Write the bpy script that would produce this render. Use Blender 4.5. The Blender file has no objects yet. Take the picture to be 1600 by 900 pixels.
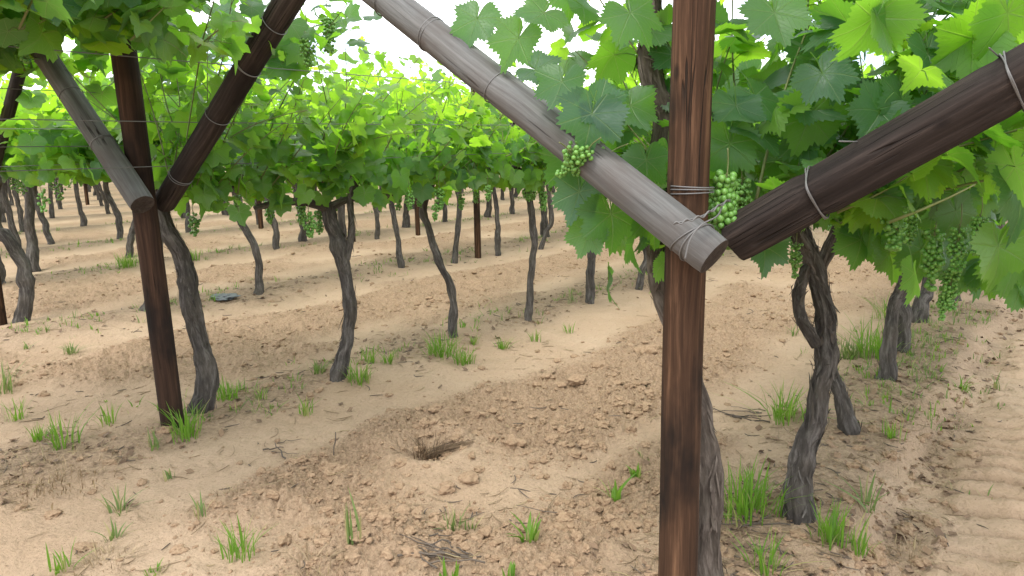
import bpy, math, random
import numpy as np
from mathutils import Vector, Matrix, Quaternion

random.seed(7)
RNG = np.random.default_rng(11)
S = bpy.context.scene
COL = S.collection

# ------------------------------------------------------------------ camera
FPX, PITCH, ROLL, EYE = 1155.0, math.radians(10.8), math.radians(-1.0), 1.4
_R0 = np.array([1., 0, 0]); _U0 = np.array([0, math.sin(PITCH), math.cos(PITCH)])
CF = np.array([0, math.cos(PITCH), -math.sin(PITCH)])
CR = _R0 * math.cos(ROLL) + _U0 * math.sin(ROLL)
CU = -_R0 * math.sin(ROLL) + _U0 * math.cos(ROLL)
CP = np.array([0, 0, EYE])
cd = bpy.data.cameras.new('camera'); cam = bpy.data.objects.new('camera', cd); COL.objects.link(cam)
cd.sensor_width = 36.0; cd.lens = FPX / 1600 * 36.0; cd.clip_start = 0.05; cd.clip_end = 9000
cam.matrix_world = Matrix(((CR[0], CU[0], -CF[0], CP[0]), (CR[1], CU[1], -CF[1], CP[1]), (CR[2], CU[2], -CF[2], CP[2]), (0, 0, 0, 1)))
S.camera = cam

# ------------------------------------------------------------------ light
SUN_EL, SUN_AZ = math.radians(62), math.radians(-148)      # azimuth from +Y towards +X
W = bpy.data.worlds.new('World'); S.world = W; W.use_nodes = True
nt = W.node_tree; nt.nodes.clear()
def wn(t, **k):
    n = nt.nodes.new(t)
    for a, b in k.items(): setattr(n, a, b)
    return n
sky = wn('ShaderNodeTexSky', sky_type='NISHITA', sun_disc=False)
sky.sun_elevation = SUN_EL; sky.sun_rotation = SUN_AZ; sky.altitude = 200; sky.dust_density = 1.5
tc = wn('ShaderNodeTexCoord')
mp = wn('ShaderNodeMapping'); mp.inputs['Scale'].default_value = (1.0, 1.0, 2.2); mp.inputs['Location'].default_value = (0.35, 0.1, 0.0)
cn = wn('ShaderNodeTexNoise'); cn.inputs['Scale'].default_value = 2.1; cn.inputs['Detail'].default_value = 7; cn.inputs['Roughness'].default_value = .55
cr = wn('ShaderNodeValToRGB'); cr.color_ramp.elements[0].position = .36; cr.color_ramp.elements[1].position = .52
cm = wn('ShaderNodeMix', data_type='RGBA')
bg = wn('ShaderNodeBackground'); bg.inputs['Strength'].default_value = 0.15
wo = wn('ShaderNodeOutputWorld')
L = nt.links.new
L(tc.outputs['Generated'], mp.inputs['Vector']); L(mp.outputs['Vector'], cn.inputs['Vector']); L(cn.outputs['Fac'], cr.inputs['Fac'])
veil = wn('ShaderNodeMix', data_type='RGBA'); veil.inputs['Factor'].default_value = .75; veil.inputs[7].default_value = (5.0, 6.3, 8.2, 1)   # thin cloud before the blue
L(sky.outputs['Color'], veil.inputs[6]); L(cr.outputs['Color'], cm.inputs['Factor']); L(veil.outputs[2], cm.inputs[6]); cm.inputs[7].default_value = (12.2, 12.2, 12.3, 1)
L(cm.outputs[2], bg.inputs['Color']); L(bg.outputs['Background'], wo.inputs['Surface'])
sd = bpy.data.lights.new('sun', 'SUN'); sun = bpy.data.objects.new('sun', sd); COL.objects.link(sun)
sd.energy = 1.5; sd.angle = math.radians(20); sd.color = (1.0, .95, .86)
_sv = Vector((math.sin(SUN_AZ) * math.cos(SUN_EL), math.cos(SUN_AZ) * math.cos(SUN_EL), math.sin(SUN_EL)))
sun.rotation_euler = _sv.to_track_quat('Z', 'Y').to_euler()
S.view_settings.view_transform = 'Standard'; S.view_settings.look = 'None'
S.view_settings.exposure = 0.82; S.view_settings.gamma = 1.0; S.view_settings.use_curve_mapping = False
S.render.engine = 'CYCLES'
S.cycles.use_denoising = True
S.cycles.max_bounces = 7; S.cycles.diffuse_bounces = 4; S.cycles.glossy_bounces = 2; S.cycles.transmission_bounces = 5
S.cycles.caustics_reflective = False; S.cycles.caustics_refractive = False

# ------------------------------------------------------------------ frames of reference
AZ = math.radians(38)
D = np.array([math.sin(AZ), math.cos(AZ), 0.]); N = np.array([D[1], -D[0], 0.]); Z = np.array([0, 0, 1.])
NROW, GAP = -0.78, 2.86                                    # first row and the spacing of the rows
def rc(d, n, z=0.): return D * d + N * n + Z * z

# ------------------------------------------------------------------ noise
_perm = np.random.default_rng(3).permutation(1024); _grad = np.random.default_rng(4).normal(size=(1024, 3))
_grad /= np.linalg.norm(_grad, axis=1)[:, None]
def perlin(p):
    p = np.asarray(p, float); i = np.floor(p).astype(int); f = p - i; u = f * f * f * (f * (f * 6 - 15) + 10)
    def g(dx, dy, dz):
        h = _perm[(i[:, 0] + dx) & 1023]; h = _perm[(h + i[:, 1] + dy) & 1023]; h = _perm[(h + i[:, 2] + dz) & 1023]
        return (_grad[h] * (f - np.array([dx, dy, dz]))).sum(1)
    a = g(0, 0, 0); b = g(1, 0, 0); c = g(0, 1, 0); d = g(1, 1, 0); e = g(0, 0, 1); h = g(1, 0, 1); k = g(0, 1, 1); l = g(1, 1, 1)
    a = a + u[:, 0] * (b - a); c = c + u[:, 0] * (d - c); e = e + u[:, 0] * (h - e); k = k + u[:, 0] * (l - k)
    a = a + u[:, 1] * (c - a); e = e + u[:, 1] * (k - e)
    return (a + u[:, 2] * (e - a)) * 1.6
def fbm(p, o=4, g=.5):
    s = 0; a = 1.
    for k in range(o):
        s = s + a * perlin(p * 2 ** k + 17.3 * k); a *= g
    return s
def sst(a, b, x):
    t = np.clip((x - a) / (b - a), 0, 1); return t * t * (3 - 2 * t)

# ------------------------------------------------------------------ the lie of the soil
HOLES = []
def soil(xy):
    """height and the two masks (tilled, litter) for points (k,2)"""
    xy = np.asarray(xy, float).reshape(-1, 2); z0 = np.zeros(len(xy))
    d = xy @ D[:2]; n = xy @ N[:2]; P = np.c_[xy, z0]
    r = np.hypot(xy[:, 0], xy[:, 1])
    wob = perlin(P * .8) * .16 + perlin(P * 2.7 + 5) * .07
    q = (NROW - n) / GAP; k = np.round(q); s = np.abs(q - k) * GAP + wob
    k0 = np.maximum(0, np.floor(q)); side = q - k0
    lane = sst(.20, .36, n - NROW + wob * .6)
    berm = .05 * np.exp(-(np.abs(q - k) * GAP / .4) ** 2)
    off = np.where(n > NROW, -9., (side - .5) * GAP)           # across an alley, 0 in its middle, + away from the camera
    til = sst(.66, .40, np.abs(off + .06 - wob * 1.2)) * sst(-.35, .15, perlin(P * .55 + 9) + .26)
    til2 = sst(1.12, .98, np.abs(off)) * sst(.02, .30, perlin(P * .7 + 31))
    til = np.maximum(til, til2 * .8) * (1 - lane)
    til = np.where(k0 == 0, til * sst(1.0, 1.75, d + .25 * perlin(P * 2.2 + 6)), til)
    lit = sst(.52, .12, s) * (1 - lane) * sst(-.55, .25, perlin(P * 1.7 + 3) + .15)
    lit = np.maximum(lit, np.exp(-((n - NROW - .36 + wob * .6) / .085) ** 2) * sst(-.25, .3, perlin(P * 2.1 + 13)) * .95)
    fade = sst(30, 8, r)
    h = berm + .018 * fbm(P * 1.3, 3)
    h += fade * (.011 * fbm(P * 5, 5, .6) + .0055 * np.abs(fbm(P * 30, 3, .65)))
    cl = .030 * fbm(P * 3.1 + 2, 3) + .026 * np.abs(fbm(P * 9 + 1, 4, .65)) + .022 * np.abs(fbm(P * 21, 4, .7)) + .007 * fbm(P * 60, 3, .7)
    h += til * fade * (cl + .012)
    # crusty edge of the planted strip above the wheel track
    edge = np.exp(-((n - NROW - .29 + wob * .6) / .10) ** 2)
    h += -.075 * lane + fade * edge * (.014 * fbm(P * 9 + 4, 3) + .016 * np.abs(fbm(P * 22, 4, .65)))
    # lug prints of a tractor tyre
    m = n - NROW
    tr = sst(.40, .50, m + wob * .3) * sst(1.40, 1.28, m)
    ph = (d - .80 * m + .32 * m * m + .035 * perlin(P * 3)) / .165
    lug = np.abs((ph % 1) * 2 - 1)
    h += fade * tr * (.054 * sst(.02, .26, lug) + .018 * lug - .030) * (.4 + .6 * sst(-.5, .15, perlin(P * np.array([2.2, 2.2, 1]) + 40)))
    h += fade * lane * .007 * fbm(P * 5, 3)
    o2 = np.minimum(np.abs(off - .98), np.abs(off + .98))
    tr2 = sst(.20, .12, o2) * (1 - til) * (n < NROW - .3) * sst(-.1, .3, perlin(P * .6 + 70))
    lug2 = np.abs((((d + .5 * o2) / .16) % 1) * 2 - 1)
    h += fade * tr2 * (.009 * sst(.3, .75, lug2) - .012)
    for hx, hy, hr, hd in HOLES:
        e = np.hypot(xy[:, 0] - hx, xy[:, 1] - hy) / hr
        h += hd * (-np.exp(-e ** 2) + .55 * np.exp(-((e - 1.5) / .45) ** 2))
    return h, til, lit
def gz(x, y): return float(soil([[x, y]])[0][0])
def at(px, py, depth):
    return CP + CF * depth + CR * ((px - 800) / FPX * depth) - CU * ((py - 450) / FPX * depth)
def depth_of(p): return float((np.asarray(p) - CP) @ CF)
def on_ground(px, py):
    r = CF + CR * ((px - 800) / FPX) - CU * ((py - 450) / FPX); z = 0.
    for _ in range(12):
        p = CP + r * ((z - EYE) / r[2]); z = .5 * z + .5 * gz(p[0], p[1])
    p[2] = gz(p[0], p[1]); return p
_h = on_ground(668, 700); HOLES.append((_h[0], _h[1], .13, .048))

# ------------------------------------------------------------------ mesh helpers
def link(o, parent=None):
    COL.objects.link(o)
    if parent is not None: o.parent = parent
    return o
def mesh(name, V, F, mat, smooth=True, attrs=None, uv=None):
    """F: an (k,3|4) array or a list of those / of lists"""
    V = np.asarray(V, np.float32).reshape(-1, 3)
    if isinstance(F, np.ndarray): F = [F]
    loops = []; starts = []; c = 0
    for f in F:
        f = np.asarray(f, np.int32)
        if not len(f): continue
        loops.append(f.ravel()); starts.append(c + np.arange(len(f)) * f.shape[1]); c += f.size
    loops = np.concatenate(loops); starts = np.concatenate(starts)
    m = bpy.data.meshes.new(name)
    m.vertices.add(len(V)); m.vertices.foreach_set('co', V.ravel())
    m.loops.add(len(loops)); m.loops.foreach_set('vertex_index', loops)
    m.polygons.add(len(starts)); m.polygons.foreach_set('loop_start', starts.astype(np.int32))
    m.polygons.foreach_set('use_smooth', np.full(len(starts), smooth, bool))
    if uv is not None:
        l = m.uv_layers.new(name='UVMap'); l.data.foreach_set('uv', np.asarray(uv, np.float32)[loops].ravel())
    for k, a in (attrs or {}).items():
        a = np.asarray(a, np.float32)
        if a.ndim == 1: t = m.attributes.new(k, 'FLOAT', 'POINT'); t.data.foreach_set('value', a)
        else: t = m.attributes.new(k, 'FLOAT_VECTOR', 'POINT'); t.data.foreach_set('vector', a.ravel())
    m.update(calc_edges=True); m.validate()
    for x in (mat if isinstance(mat, (list, tuple)) else [mat]): m.materials.append(x)
    return m
def obj(name, m, parent=None, loc=(0, 0, 0)):
    o = bpy.data.objects.new(name, m); o.location = Vector([float(v) for v in loc]); return link(o, parent)
def tag(o, label, cat, group=None, kind=None):
    o['label'] = label; o['category'] = cat
    if group: o['group'] = group
    if kind: o['kind'] = kind
    return o
def thing(name, loc, label, cat, group=None):
    o = bpy.data.objects.new(name, None); o.empty_display_size = .1; o.location = Vector([float(v) for v in loc]); link(o); return tag(o, label, cat, group)

class MB:
    """collects vertices and faces for one mesh"""
    def __init__(s): s.v = []; s.q = []; s.t = []; s.n = 0; s.a = {}
    def add(s, V, q=None, t=None, **attrs):
        V = np.asarray(V, float).reshape(-1, 3); s.v.append(V)
        if q is not None and len(q): s.q.append(np.asarray(q, int).reshape(-1, 4) + s.n)
        if t is not None and len(t): s.t.append(np.asarray(t, int).reshape(-1, 3) + s.n)
        for k, a in attrs.items(): s.a.setdefault(k, []).append(np.broadcast_to(np.asarray(a, float), (len(V),) + np.shape(a)[1:]) if np.ndim(a) else np.full(len(V), a))
        s.n += len(V)
    def mesh(s, name, mat, smooth=True):
        F = ([np.concatenate(s.q)] if s.q else []) + ([np.concatenate(s.t)] if s.t else [])
        return mesh(name, np.concatenate(s.v), F, mat, smooth, {k: np.concatenate(a) for k, a in s.a.items()})

def catmull(P, k):
    P = np.asarray(P, float); Q = np.vstack([2 * P[0] - P[1], P, 2 * P[-1] - P[-2]]); out = []
    for i in range(1, len(Q) - 2):
        t = np.linspace(0, 1, k, endpoint=False)[:, None]
        a, b, c, d = Q[i - 1], Q[i], Q[i + 1], Q[i + 2]
        out.append(.5 * (2 * b + (c - a) * t + (2 * a - 5 * b + 4 * c - d) * t ** 2 + (3 * b - a - 3 * c + d) * t ** 3))
    return np.vstack(out + [P[-1:]])
def frames(P):
    T = np.gradient(P, axis=0); T /= np.linalg.norm(T, axis=1)[:, None] + 1e-9
    ref = np.array([0, 0, 1.]) if abs(T[0, 2]) < .9 else np.array([1., 0, 0])
    A = np.zeros_like(P); a = np.cross(T[0], ref)
    for i in range(len(P)):
        a = a - T[i] * (a @ T[i]); a /= np.linalg.norm(a) + 1e-9; A[i] = a
    return T, A, np.cross(T, A)
def tube(P, r, M=6, cap=True):
    P = np.asarray(P, float); K = len(P); r = np.broadcast_to(np.asarray(r, float), (K,))
    T, A, B = frames(P); th = np.arange(M) * 2 * math.pi / M
    V = P[:, None] + r[:, None, None] * (np.cos(th)[None, :, None] * A[:, None] + np.sin(th)[None, :, None] * B[:, None])
    i = np.arange(K - 1)[:, None] * M; j = np.arange(M)[None]; j2 = (j + 1) % M
    q = np.stack([i + j, i + j2, i + M + j2, i + M + j], -1).reshape(-1, 4)
    V = V.reshape(-1, 3); t = []
    if cap:
        V = np.vstack([V, P[:1], P[-1:]]); c0 = K * M
        t = [[c0, (k + 1) % M, k] for k in range(M)] + [[c0 + 1, (K - 1) * M + k, (K - 1) * M + (k + 1) % M] for k in range(M)]
    return V, q, t

# ------------------------------------------------------------------ materials
class NT:
    def __init__(s, name):
        s.m = bpy.data.materials.new(name); s.m.use_nodes = True; s.t = s.m.node_tree; s.t.nodes.clear()
        s.out = s.t.nodes.new('ShaderNodeOutputMaterial')
    def n(s, t, ins=None, **k):
        x = s.t.nodes.new('ShaderNode' + t)
        for a, b in k.items(): setattr(x, a, b)
        for a, b in (ins or {}).items():
            if isinstance(b, bpy.types.NodeSocket): s.t.links.new(b, x.inputs[a])
            else: x.inputs[a].default_value = b
        return x
    def math(s, op, a, b=None, c=None, clamp=False):
        x = s.t.nodes.new('ShaderNodeMath'); x.operation = op; x.use_clamp = clamp
        for i, v in enumerate((a, b, c)):
            if v is None: continue
            if isinstance(v, bpy.types.NodeSocket): s.t.links.new(v, x.inputs[i])
            else: x.inputs[i].default_value = v
        return x.outputs[0]
    def mix(s, f, a, b):
        x = s.t.nodes.new('ShaderNodeMix'); x.data_type = 'RGBA'
        for i, v in ((0, f), (6, a), (7, b)):
            if isinstance(v, bpy.types.NodeSocket): s.t.links.new(v, x.inputs[i])
            else: x.inputs[i].default_value = v if i == 0 else (*v, 1)
        return x.outputs[2]
    def ramp(s, f, *els):
        x = s.t.nodes.new('ShaderNodeValToRGB'); s.t.links.new(f, x.inputs[0]); e = x.color_ramp.elements
        while len(e) < len(els): e.new(.5)
        for k, (p, c) in enumerate(els): e[k].position = p; e[k].color = (*c, 1) if not isinstance(c, (int, float)) else (c, c, c, 1)
        return x.outputs['Color']
    def noise(s, vec, scale, detail=4, rough=.55, out='Fac'):
        return s.n('TexNoise', {'Vector': vec, 'Scale': scale, 'Detail': detail, 'Roughness': rough}).outputs[out]
    def smap(s, vec, sc, loc=(0, 0, 0)):
        return s.n('Mapping', {'Vector': vec, 'Scale': sc, 'Location': loc}).outputs[0]
    def bump(s, h, strength, dist, normal=None):
        i = {'Height': h, 'Strength': strength, 'Distance': dist}
        if normal is not None: i['Normal'] = normal
        return s.n('Bump', i).outputs[0]
    def done(s, sh):
        s.t.links.new(sh, s.out.inputs['Surface']); return s.m

def mat_soil():
    t = NT('sandy_soil'); g = t.n('NewGeometry').outputs['Position']
    til = t.n('Attribute', attribute_name='tilled').outputs['Fac']; lit = t.n('Attribute', attribute_name='litter').outputs['Fac']
    big = t.noise(g, 1.1, 5); mid = t.noise(g, 9, 5); fine = t.noise(g, 70, 5, .65)
    grit = t.noise(g, 300, 3, .7)
    sand = t.ramp(big, (.3, (.385, .270, .178)), (.7, (.480, .355, .248)))
    sand = t.mix(t.math('MULTIPLY', mid, .45), sand, (.42, .295, .19))
    earth = t.ramp(fine, (.3, (.215, .138, .083)), (.72, (.42, .298, .195)))
    c = t.mix(t.math('MULTIPLY', til, .9), sand, earth)
    c = t.mix(t.math('MULTIPLY', t.ramp(fine, (.30, 1.), (.44, 0.)), .5), c, (.22, .15, .095))
    duff = t.ramp(t.noise(t.smap(g, (1, 1, 1)), 45, 6, .75), (.35, (.095, .062, .042)), (.5, (.235, .165, .108)), (.68, (.40, .30, .20)))
    c = t.mix(t.math('MULTIPLY', lit, t.math('ADD', .45, t.math('MULTIPLY', mid, .4))), c, duff)
    c = t.mix(t.math('MULTIPLY', t.math('GREATER_THAN', grit, .66), .35), c, (.20, .14, .09))
    c = t.mix(t.math('MULTIPLY', t.math('LESS_THAN', grit, .35), .25), c, (.56, .43, .30))
    b = t.bump(t.noise(g, 28, 5, .65), .6, .03); b = t.bump(fine, .9, .016, b); b = t.bump(grit, .5, .005, b)
    p = t.n('BsdfPrincipled', {'Base Color': c, 'Roughness': .95, 'Normal': b}); p.inputs['Specular IOR Level'].default_value = .15
    return t.done(p.outputs[0])
def mat_clod():
    t = NT('soil_clods'); g = t.n('NewGeometry'); f = t.noise(g.outputs['Position'], 90, 5, .7)
    c = t.mix(g.outputs['Random Per Island'], t.ramp(f, (.3, (.195, .126, .076)), (.7, (.33, .232, .15))), t.ramp(f, (.3, (.215, .14, .086)), (.7, (.36, .255, .166))))
    p = t.n('BsdfPrincipled', {'Base Color': c, 'Roughness': .95, 'Normal': t.bump(f, .6, .008)}); p.inputs['Specular IOR Level'].default_value = .1
    return t.done(p.outputs[0])
def mat_wood(name, dark, mid, light, stain, blotch=.5, grain=1., edge=None, bs=1.0, seed=0.):
    t = NT(name); o = t.n('TexCoord').outputs['Object']
    wob = t.noise(t.smap(o, (3, 3, 1.2), (seed, 0, 0)), 1, 3, out='Color')
    v = t.n('VectorMath', {0: o, 1: t.n('VectorMath', {0: wob, 1: (.05, .05, 0)}, operation='MULTIPLY').outputs[0]}, operation='ADD').outputs[0]
    fib = t.noise(t.smap(v, (70, 70, 2.2), (seed, 0, 0)), 1, 6, .7)
    band = t.noise(t.smap(v, (22, 22, .9), (seed, 3, 0)), 1, 4, .6)
    c = t.ramp(t.math('ADD', t.math('MULTIPLY', fib, .55), t.math('MULTIPLY', band, .45)), (.34, dark), (.5, mid), (.66, light))
    bl = t.ramp(t.noise(t.smap(o, (7 * bs, 7 * bs, 3.2 * bs), (seed, 7, 2)), 1, 4, .55), (.46, 0.), (.66, 1.))
    c = t.mix(t.math('MULTIPLY', bl, blotch), c, stain)
    ck = t.noise(t.smap(v, (38, 38, .55), (seed, 11, 5)), 1, 2, .4)
    crack = t.ramp(t.math('ABSOLUTE', t.math('SUBTRACT', ck, .5)), (.006, 1.), (.018, 0.))
    gate = t.ramp(t.noise(t.smap(o, (9, 9, 2.5), (seed, 1, 9)), 1, 2), (.56, 0.), (.63, 1.))
    crack = t.math('MULTIPLY', crack, gate)
    c = t.mix(t.math('MULTIPLY', crack, .85), c, (.012, .009, .007))
    kn = t.n('TexVoronoi', {'Vector': t.smap(o, (11, 11, 5.5), (seed, .3, .1)), 'Scale': 1.0, 'Randomness': 1.0}).outputs['Distance']
    kf = t.ramp(kn, (.07, 1.), (.15, 0.))
    c = t.mix(t.math('MULTIPLY', kf, .7), c, stain)
    h = t.math('SUBTRACT', t.math('ADD', t.math('MULTIPLY', fib, .5), t.math('MULTIPLY', band, .6)), t.math('MULTIPLY', crack, 1.6))
    p = t.n('BsdfPrincipled', {'Base Color': c, 'Roughness': .85, 'Normal': t.bump(h, .8 * grain, .006)}); p.inputs['Specular IOR Level'].default_value = .15
    return t.done(p.outputs[0])
def mat_bark(name, a, b, c):
    t = NT(name); v = t.n('Attribute', attribute_name='bark').outputs['Vector']
    f = t.noise(t.smap(v, (62, 62, 13)), 1, 6, .72); f2 = t.noise(t.smap(v, (30, 30, 4), (4, 2, 1)), 1, 4, .6)
    s = t.math('ADD', t.math('MULTIPLY', f, .6), t.math('MULTIPLY', f2, .4))
    col = t.ramp(s, (.34, a), (.5, b), (.66, c))
    col = t.mix(t.math('MULTIPLY', t.ramp(t.noise(v, 9, 3), (.45, 0.), (.65, 1.)), .35), col, (.10, .085, .065))
    p = t.n('BsdfPrincipled', {'Base Color': col, 'Roughness': .92, 'Normal': t.bump(s, 1., .022)}); p.inputs['Specular IOR Level'].default_value = .15
    return t.done(p.outputs[0])
def mat_leaf():
    t = NT('vine_leaf'); g = t.n('NewGeometry'); uv = t.n('UVMap').outputs[0]
    sx = t.n('SeparateXYZ', {0: uv}); u, v = sx.outputs[0], sx.outputs[1]
    r = t.math('SQRT', t.math('ADD', t.math('MULTIPLY', u, u), t.math('MULTIPLY', v, v)))
    a = t.math('PINGPONG', t.math('ARCTAN2', u, v), math.radians(26))
    dist = t.math('MULTIPLY', r, t.math('SINE', a)); al = t.math('MULTIPLY', r, t.math('COSINE', a))
    vein = t.math('SUBTRACT', 1., t.math('DIVIDE', dist, t.math('SUBTRACT', .028, t.math('MULTIPLY', r, .016))), clamp=True)
    sec = t.math('PINGPONG', t.math('SUBTRACT', al, t.math('MULTIPLY', dist, 1.1)), .065)
    sec = t.math('MULTIPLY', t.math('SUBTRACT', 1., t.math('DIVIDE', sec, .009), clamp=True), .55)
    vn = t.math('MAXIMUM', vein, sec)
    tint = t.n('Attribute', attribute_name='tint').outputs['Fac']; rnd = g.outputs['Random Per Island']
    mott = t.noise(t.n('VectorMath', {0: uv, 1: t.n('CombineXYZ', {2: t.math('MULTIPLY', rnd, 50)}).outputs[0]}, operation='ADD').outputs[0], 3, 3)
    top = t.mix(rnd, (.014, .052, .030), (.028, .086, .030)); top = t.mix(tint, top, (.16, .32, .028))
    top = t.mix(t.math('MULTIPLY', mott, .35), top, (.05, .105, .04))
    und = t.mix(tint, (.065, .135, .060), (.18, .33, .06))
    bk = g.outputs['Backfacing']
    c = t.mix(bk, top, und); c = t.mix(t.math('MULTIPLY', vn, .55), c, t.mix(bk, (.11, .18, .065), (.20, .27, .11)))
    tr = t.mix(tint, t.mix(rnd, (.22, .62, .045), (.34, .74, .03)), (.52, .88, .04))
    tr = t.mix(t.math('MULTIPLY', vn, .5), tr, (.50, .62, .14)); tr = t.mix(t.math('MULTIPLY', mott, .25), tr, (.22, .42, .03))
    b = t.bump(t.math('ADD', t.math('MULTIPLY', vn, -.6), t.math('MULTIPLY', mott, .5)), .35, .01)
    rough = t.math('ADD', .42, t.math('MULTIPLY', bk, .3))
    p = t.n('BsdfPrincipled', {'Base Color': c, 'Roughness': rough, 'Normal': b}); p.inputs['Specular IOR Level'].default_value = .42
    q = t.n('BsdfTranslucent', {'Color': tr, 'Normal': b})
    return t.done(t.n('MixShader', {0: t.math('ADD', t.math('ADD', .30, t.math('MULTIPLY', rnd, .22)), t.math('MULTIPLY', tint, .22)), 1: p.outputs[0], 2: q.outputs[0]}).outputs[0])
def mat_blade(name, a, b, tr, f=.4, dry=1.):
    t = NT(name); g = t.n('NewGeometry')
    ri = g.outputs['Random Per Island']; p = t.n('BsdfPrincipled', {'Base Color': t.mix(t.math('MULTIPLY', t.math('GREATER_THAN', ri, .86), dry), t.mix(ri, a, b), (.36, .28, .15)), 'Roughness': .55}); p.inputs['Specular IOR Level'].default_value = .3
    q = t.n('BsdfTranslucent', {'Color': (*tr, 1)})
    return t.done(t.n('MixShader', {0: f, 1: p.outputs[0], 2: q.outputs[0]}).outputs[0])
def mat_plain(name, a, b, rough=.6, metal=0., scale=40., sss=0.):
    t = NT(name); g = t.n('NewGeometry'); f = t.noise(g.outputs['Position'], scale, 4)
    c = t.mix(t.math('ADD', t.math('MULTIPLY', f, .5), t.math('MULTIPLY', g.outputs['Random Per Island'], .5)), a, b)
    p = t.n('BsdfPrincipled', {'Base Color': c, 'Roughness': rough, 'Metallic': metal})
    if sss: p.inputs['Subsurface Weight'].default_value = sss; p.inputs['Subsurface Radius'].default_value = (.006, .01, .003)
    return t.done(p.outputs[0])

SOIL = mat_soil(); CLOD = mat_clod(); LEAF = mat_leaf()
WPOST = mat_wood('brown_post_wood', (.016, .0085, .0052), (.050, .026, .0148), (.145, .078, .044), (.008, .006, .005), .92, 1., seed=3.)
WPOST2 = mat_wood('dark_post_wood', (.016, .009, .0065), (.036, .020, .0135), (.080, .043, .027), (.012, .009, .008), .85, 1., seed=9.)
WGREY = mat_wood('weathered_grey_wood', (.058, .056, .054), (.122, .121, .118), (.192, .191, .187), (.088, .072, .064), .6, 1., seed=1.)
WDARK = mat_wood('dark_stained_wood', (.011, .008, .007), (.031, .0235, .0205), (.080, .060, .051), (.009, .007, .007), .70, 1.2, seed=5.)
WEND = mat_wood('sawn_end_wood', (.020, .015, .013), (.045, .035, .030), (.08, .062, .052), (.02, .016, .014), .6, 1., seed=2.)
BARK = mat_bark('grey_bark', (.024, .020, .019), (.068, .060, .054), (.190, .172, .158))
BARKB = mat_bark('brown_bark', (.030, .022, .018), (.088, .070, .058), (.21, .175, .148))
CANE = mat_plain('green_cane', (.10, .17, .04), (.17, .15, .06), .55)
BERRY = mat_plain('green_grape', (.075, .20, .03), (.155, .32, .06), .38, sss=.25)
GRASS = mat_blade('green_grass', (.065, .155, .020), (.135, .24, .032), (.24, .46, .03))
SAGE = mat_blade('grey_green_grass', (.10, .16, .045), (.17, .22, .08), (.22, .32, .07), .35)
STRAW = mat_blade('dry_straw', (.19, .135, .078), (.36, .265, .16), (.25, .18, .09), .15)
BRUSH = mat_blade('dead_brush', (.065, .040, .024), (.19, .125, .072), (.12, .08, .04), .12, 0.)
DRYLEAF = mat_plain('dry_leaf', (.07, .042, .028), (.26, .17, .10), .85)
TWIG = mat_plain('dead_twig', (.045, .035, .028), (.15, .115, .085), .85)
WIRE = mat_plain('galvanised_wire', (.085, .083, .082), (.20, .195, .19), .6, .5)
SCRAP = mat_plain('dark_plastic', (.03, .035, .04), (.10, .11, .12), .5)

# ------------------------------------------------------------------ ground sheet
def ground():
    ang = np.concatenate([np.radians(np.linspace(-180, -44, 46, endpoint=False)), np.radians(np.arange(-44, 44, .15)), np.radians(np.linspace(44, 180, 46, endpoint=False))])
    rad = [.35]
    while rad[-1] < 5000:
        r = rad[-1]; rad.append(r * (1.06 if r < 1.3 else 1.0052 if r < 16 else 1.02 if r < 60 else 1.12))
    rad = np.array(rad); A, K = len(ang), len(rad)
    x = (rad[:, None] * np.sin(ang)[None]).ravel(); y = (rad[:, None] * np.cos(ang)[None]).ravel()
    h, ti, li = soil(np.c_[x, y])
    V = np.c_[x, y, h]; i = np.arange(K - 1)[:, None] * A; j = np.arange(A)[None]; j2 = (j + 1) % A
    q = np.stack([i + j, i + A + j, i + A + j2, i + j2], -1).reshape(-1, 4)
    V = np.vstack([V, [0, 0, gz(0, 0)]]); c = len(V) - 1
    t = np.stack([np.full(A, c), np.arange(A), (np.arange(A) + 1) % A], 1)
    o = obj('ground', mesh('ground', V, [q, t], SOIL, True, {'tilled': np.r_[ti, 0], 'litter': np.r_[li, 0]}))
    o['kind'] = 'structure'; o['label'] = 'sandy tan vineyard soil with tilled strips and tyre prints'; return o
ground()

# icospheres
def ico(sub):
    p = (1 + 5 ** .5) / 2
    V = [(-1, p, 0), (1, p, 0), (-1, -p, 0), (1, -p, 0), (0, -1, p), (0, 1, p), (0, -1, -p), (0, 1, -p), (p, 0, -1), (p, 0, 1), (-p, 0, -1), (-p, 0, 1)]
    F = [(0, 11, 5), (0, 5, 1), (0, 1, 7), (0, 7, 10), (0, 10, 11), (1, 5, 9), (5, 11, 4), (11, 10, 2), (10, 7, 6), (7, 1, 8), (3, 9, 4), (3, 4, 2), (3, 2, 6), (3, 6, 8), (3, 8, 9), (4, 9, 5), (2, 4, 11), (6, 2, 10), (8, 6, 7), (9, 8, 1)]
    V = [np.array(v) / np.linalg.norm(v) for v in V]
    for _ in range(sub):
        c = {}; G = []
        def md(a, b):
            k = (min(a, b), max(a, b))
            if k not in c: v = V[a] + V[b]; V.append(v / np.linalg.norm(v)); c[k] = len(V) - 1
            return c[k]
        for a, b, d in F:
            x, y, z = md(a, b), md(b, d), md(d, a); G += [(a, x, z), (b, y, x), (d, z, y), (x, y, z)]
        F = G
    return np.array(V), np.array(F)
ICO = [ico(k) for k in range(4)]

def lump(rad, sub, seed, flat=.75, rough=.35):
    V, F = ICO[sub]
    o = np.array([seed * 3.7, seed * 1.3, seed * .7])
    k = 1 + rough * fbm(V * 1.1 + o, 2) + rough * .55 * np.abs(perlin(V * 2.6 + o * 2))
    return V * k[:, None] * rad * np.array([1, 1, flat]), F

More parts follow.
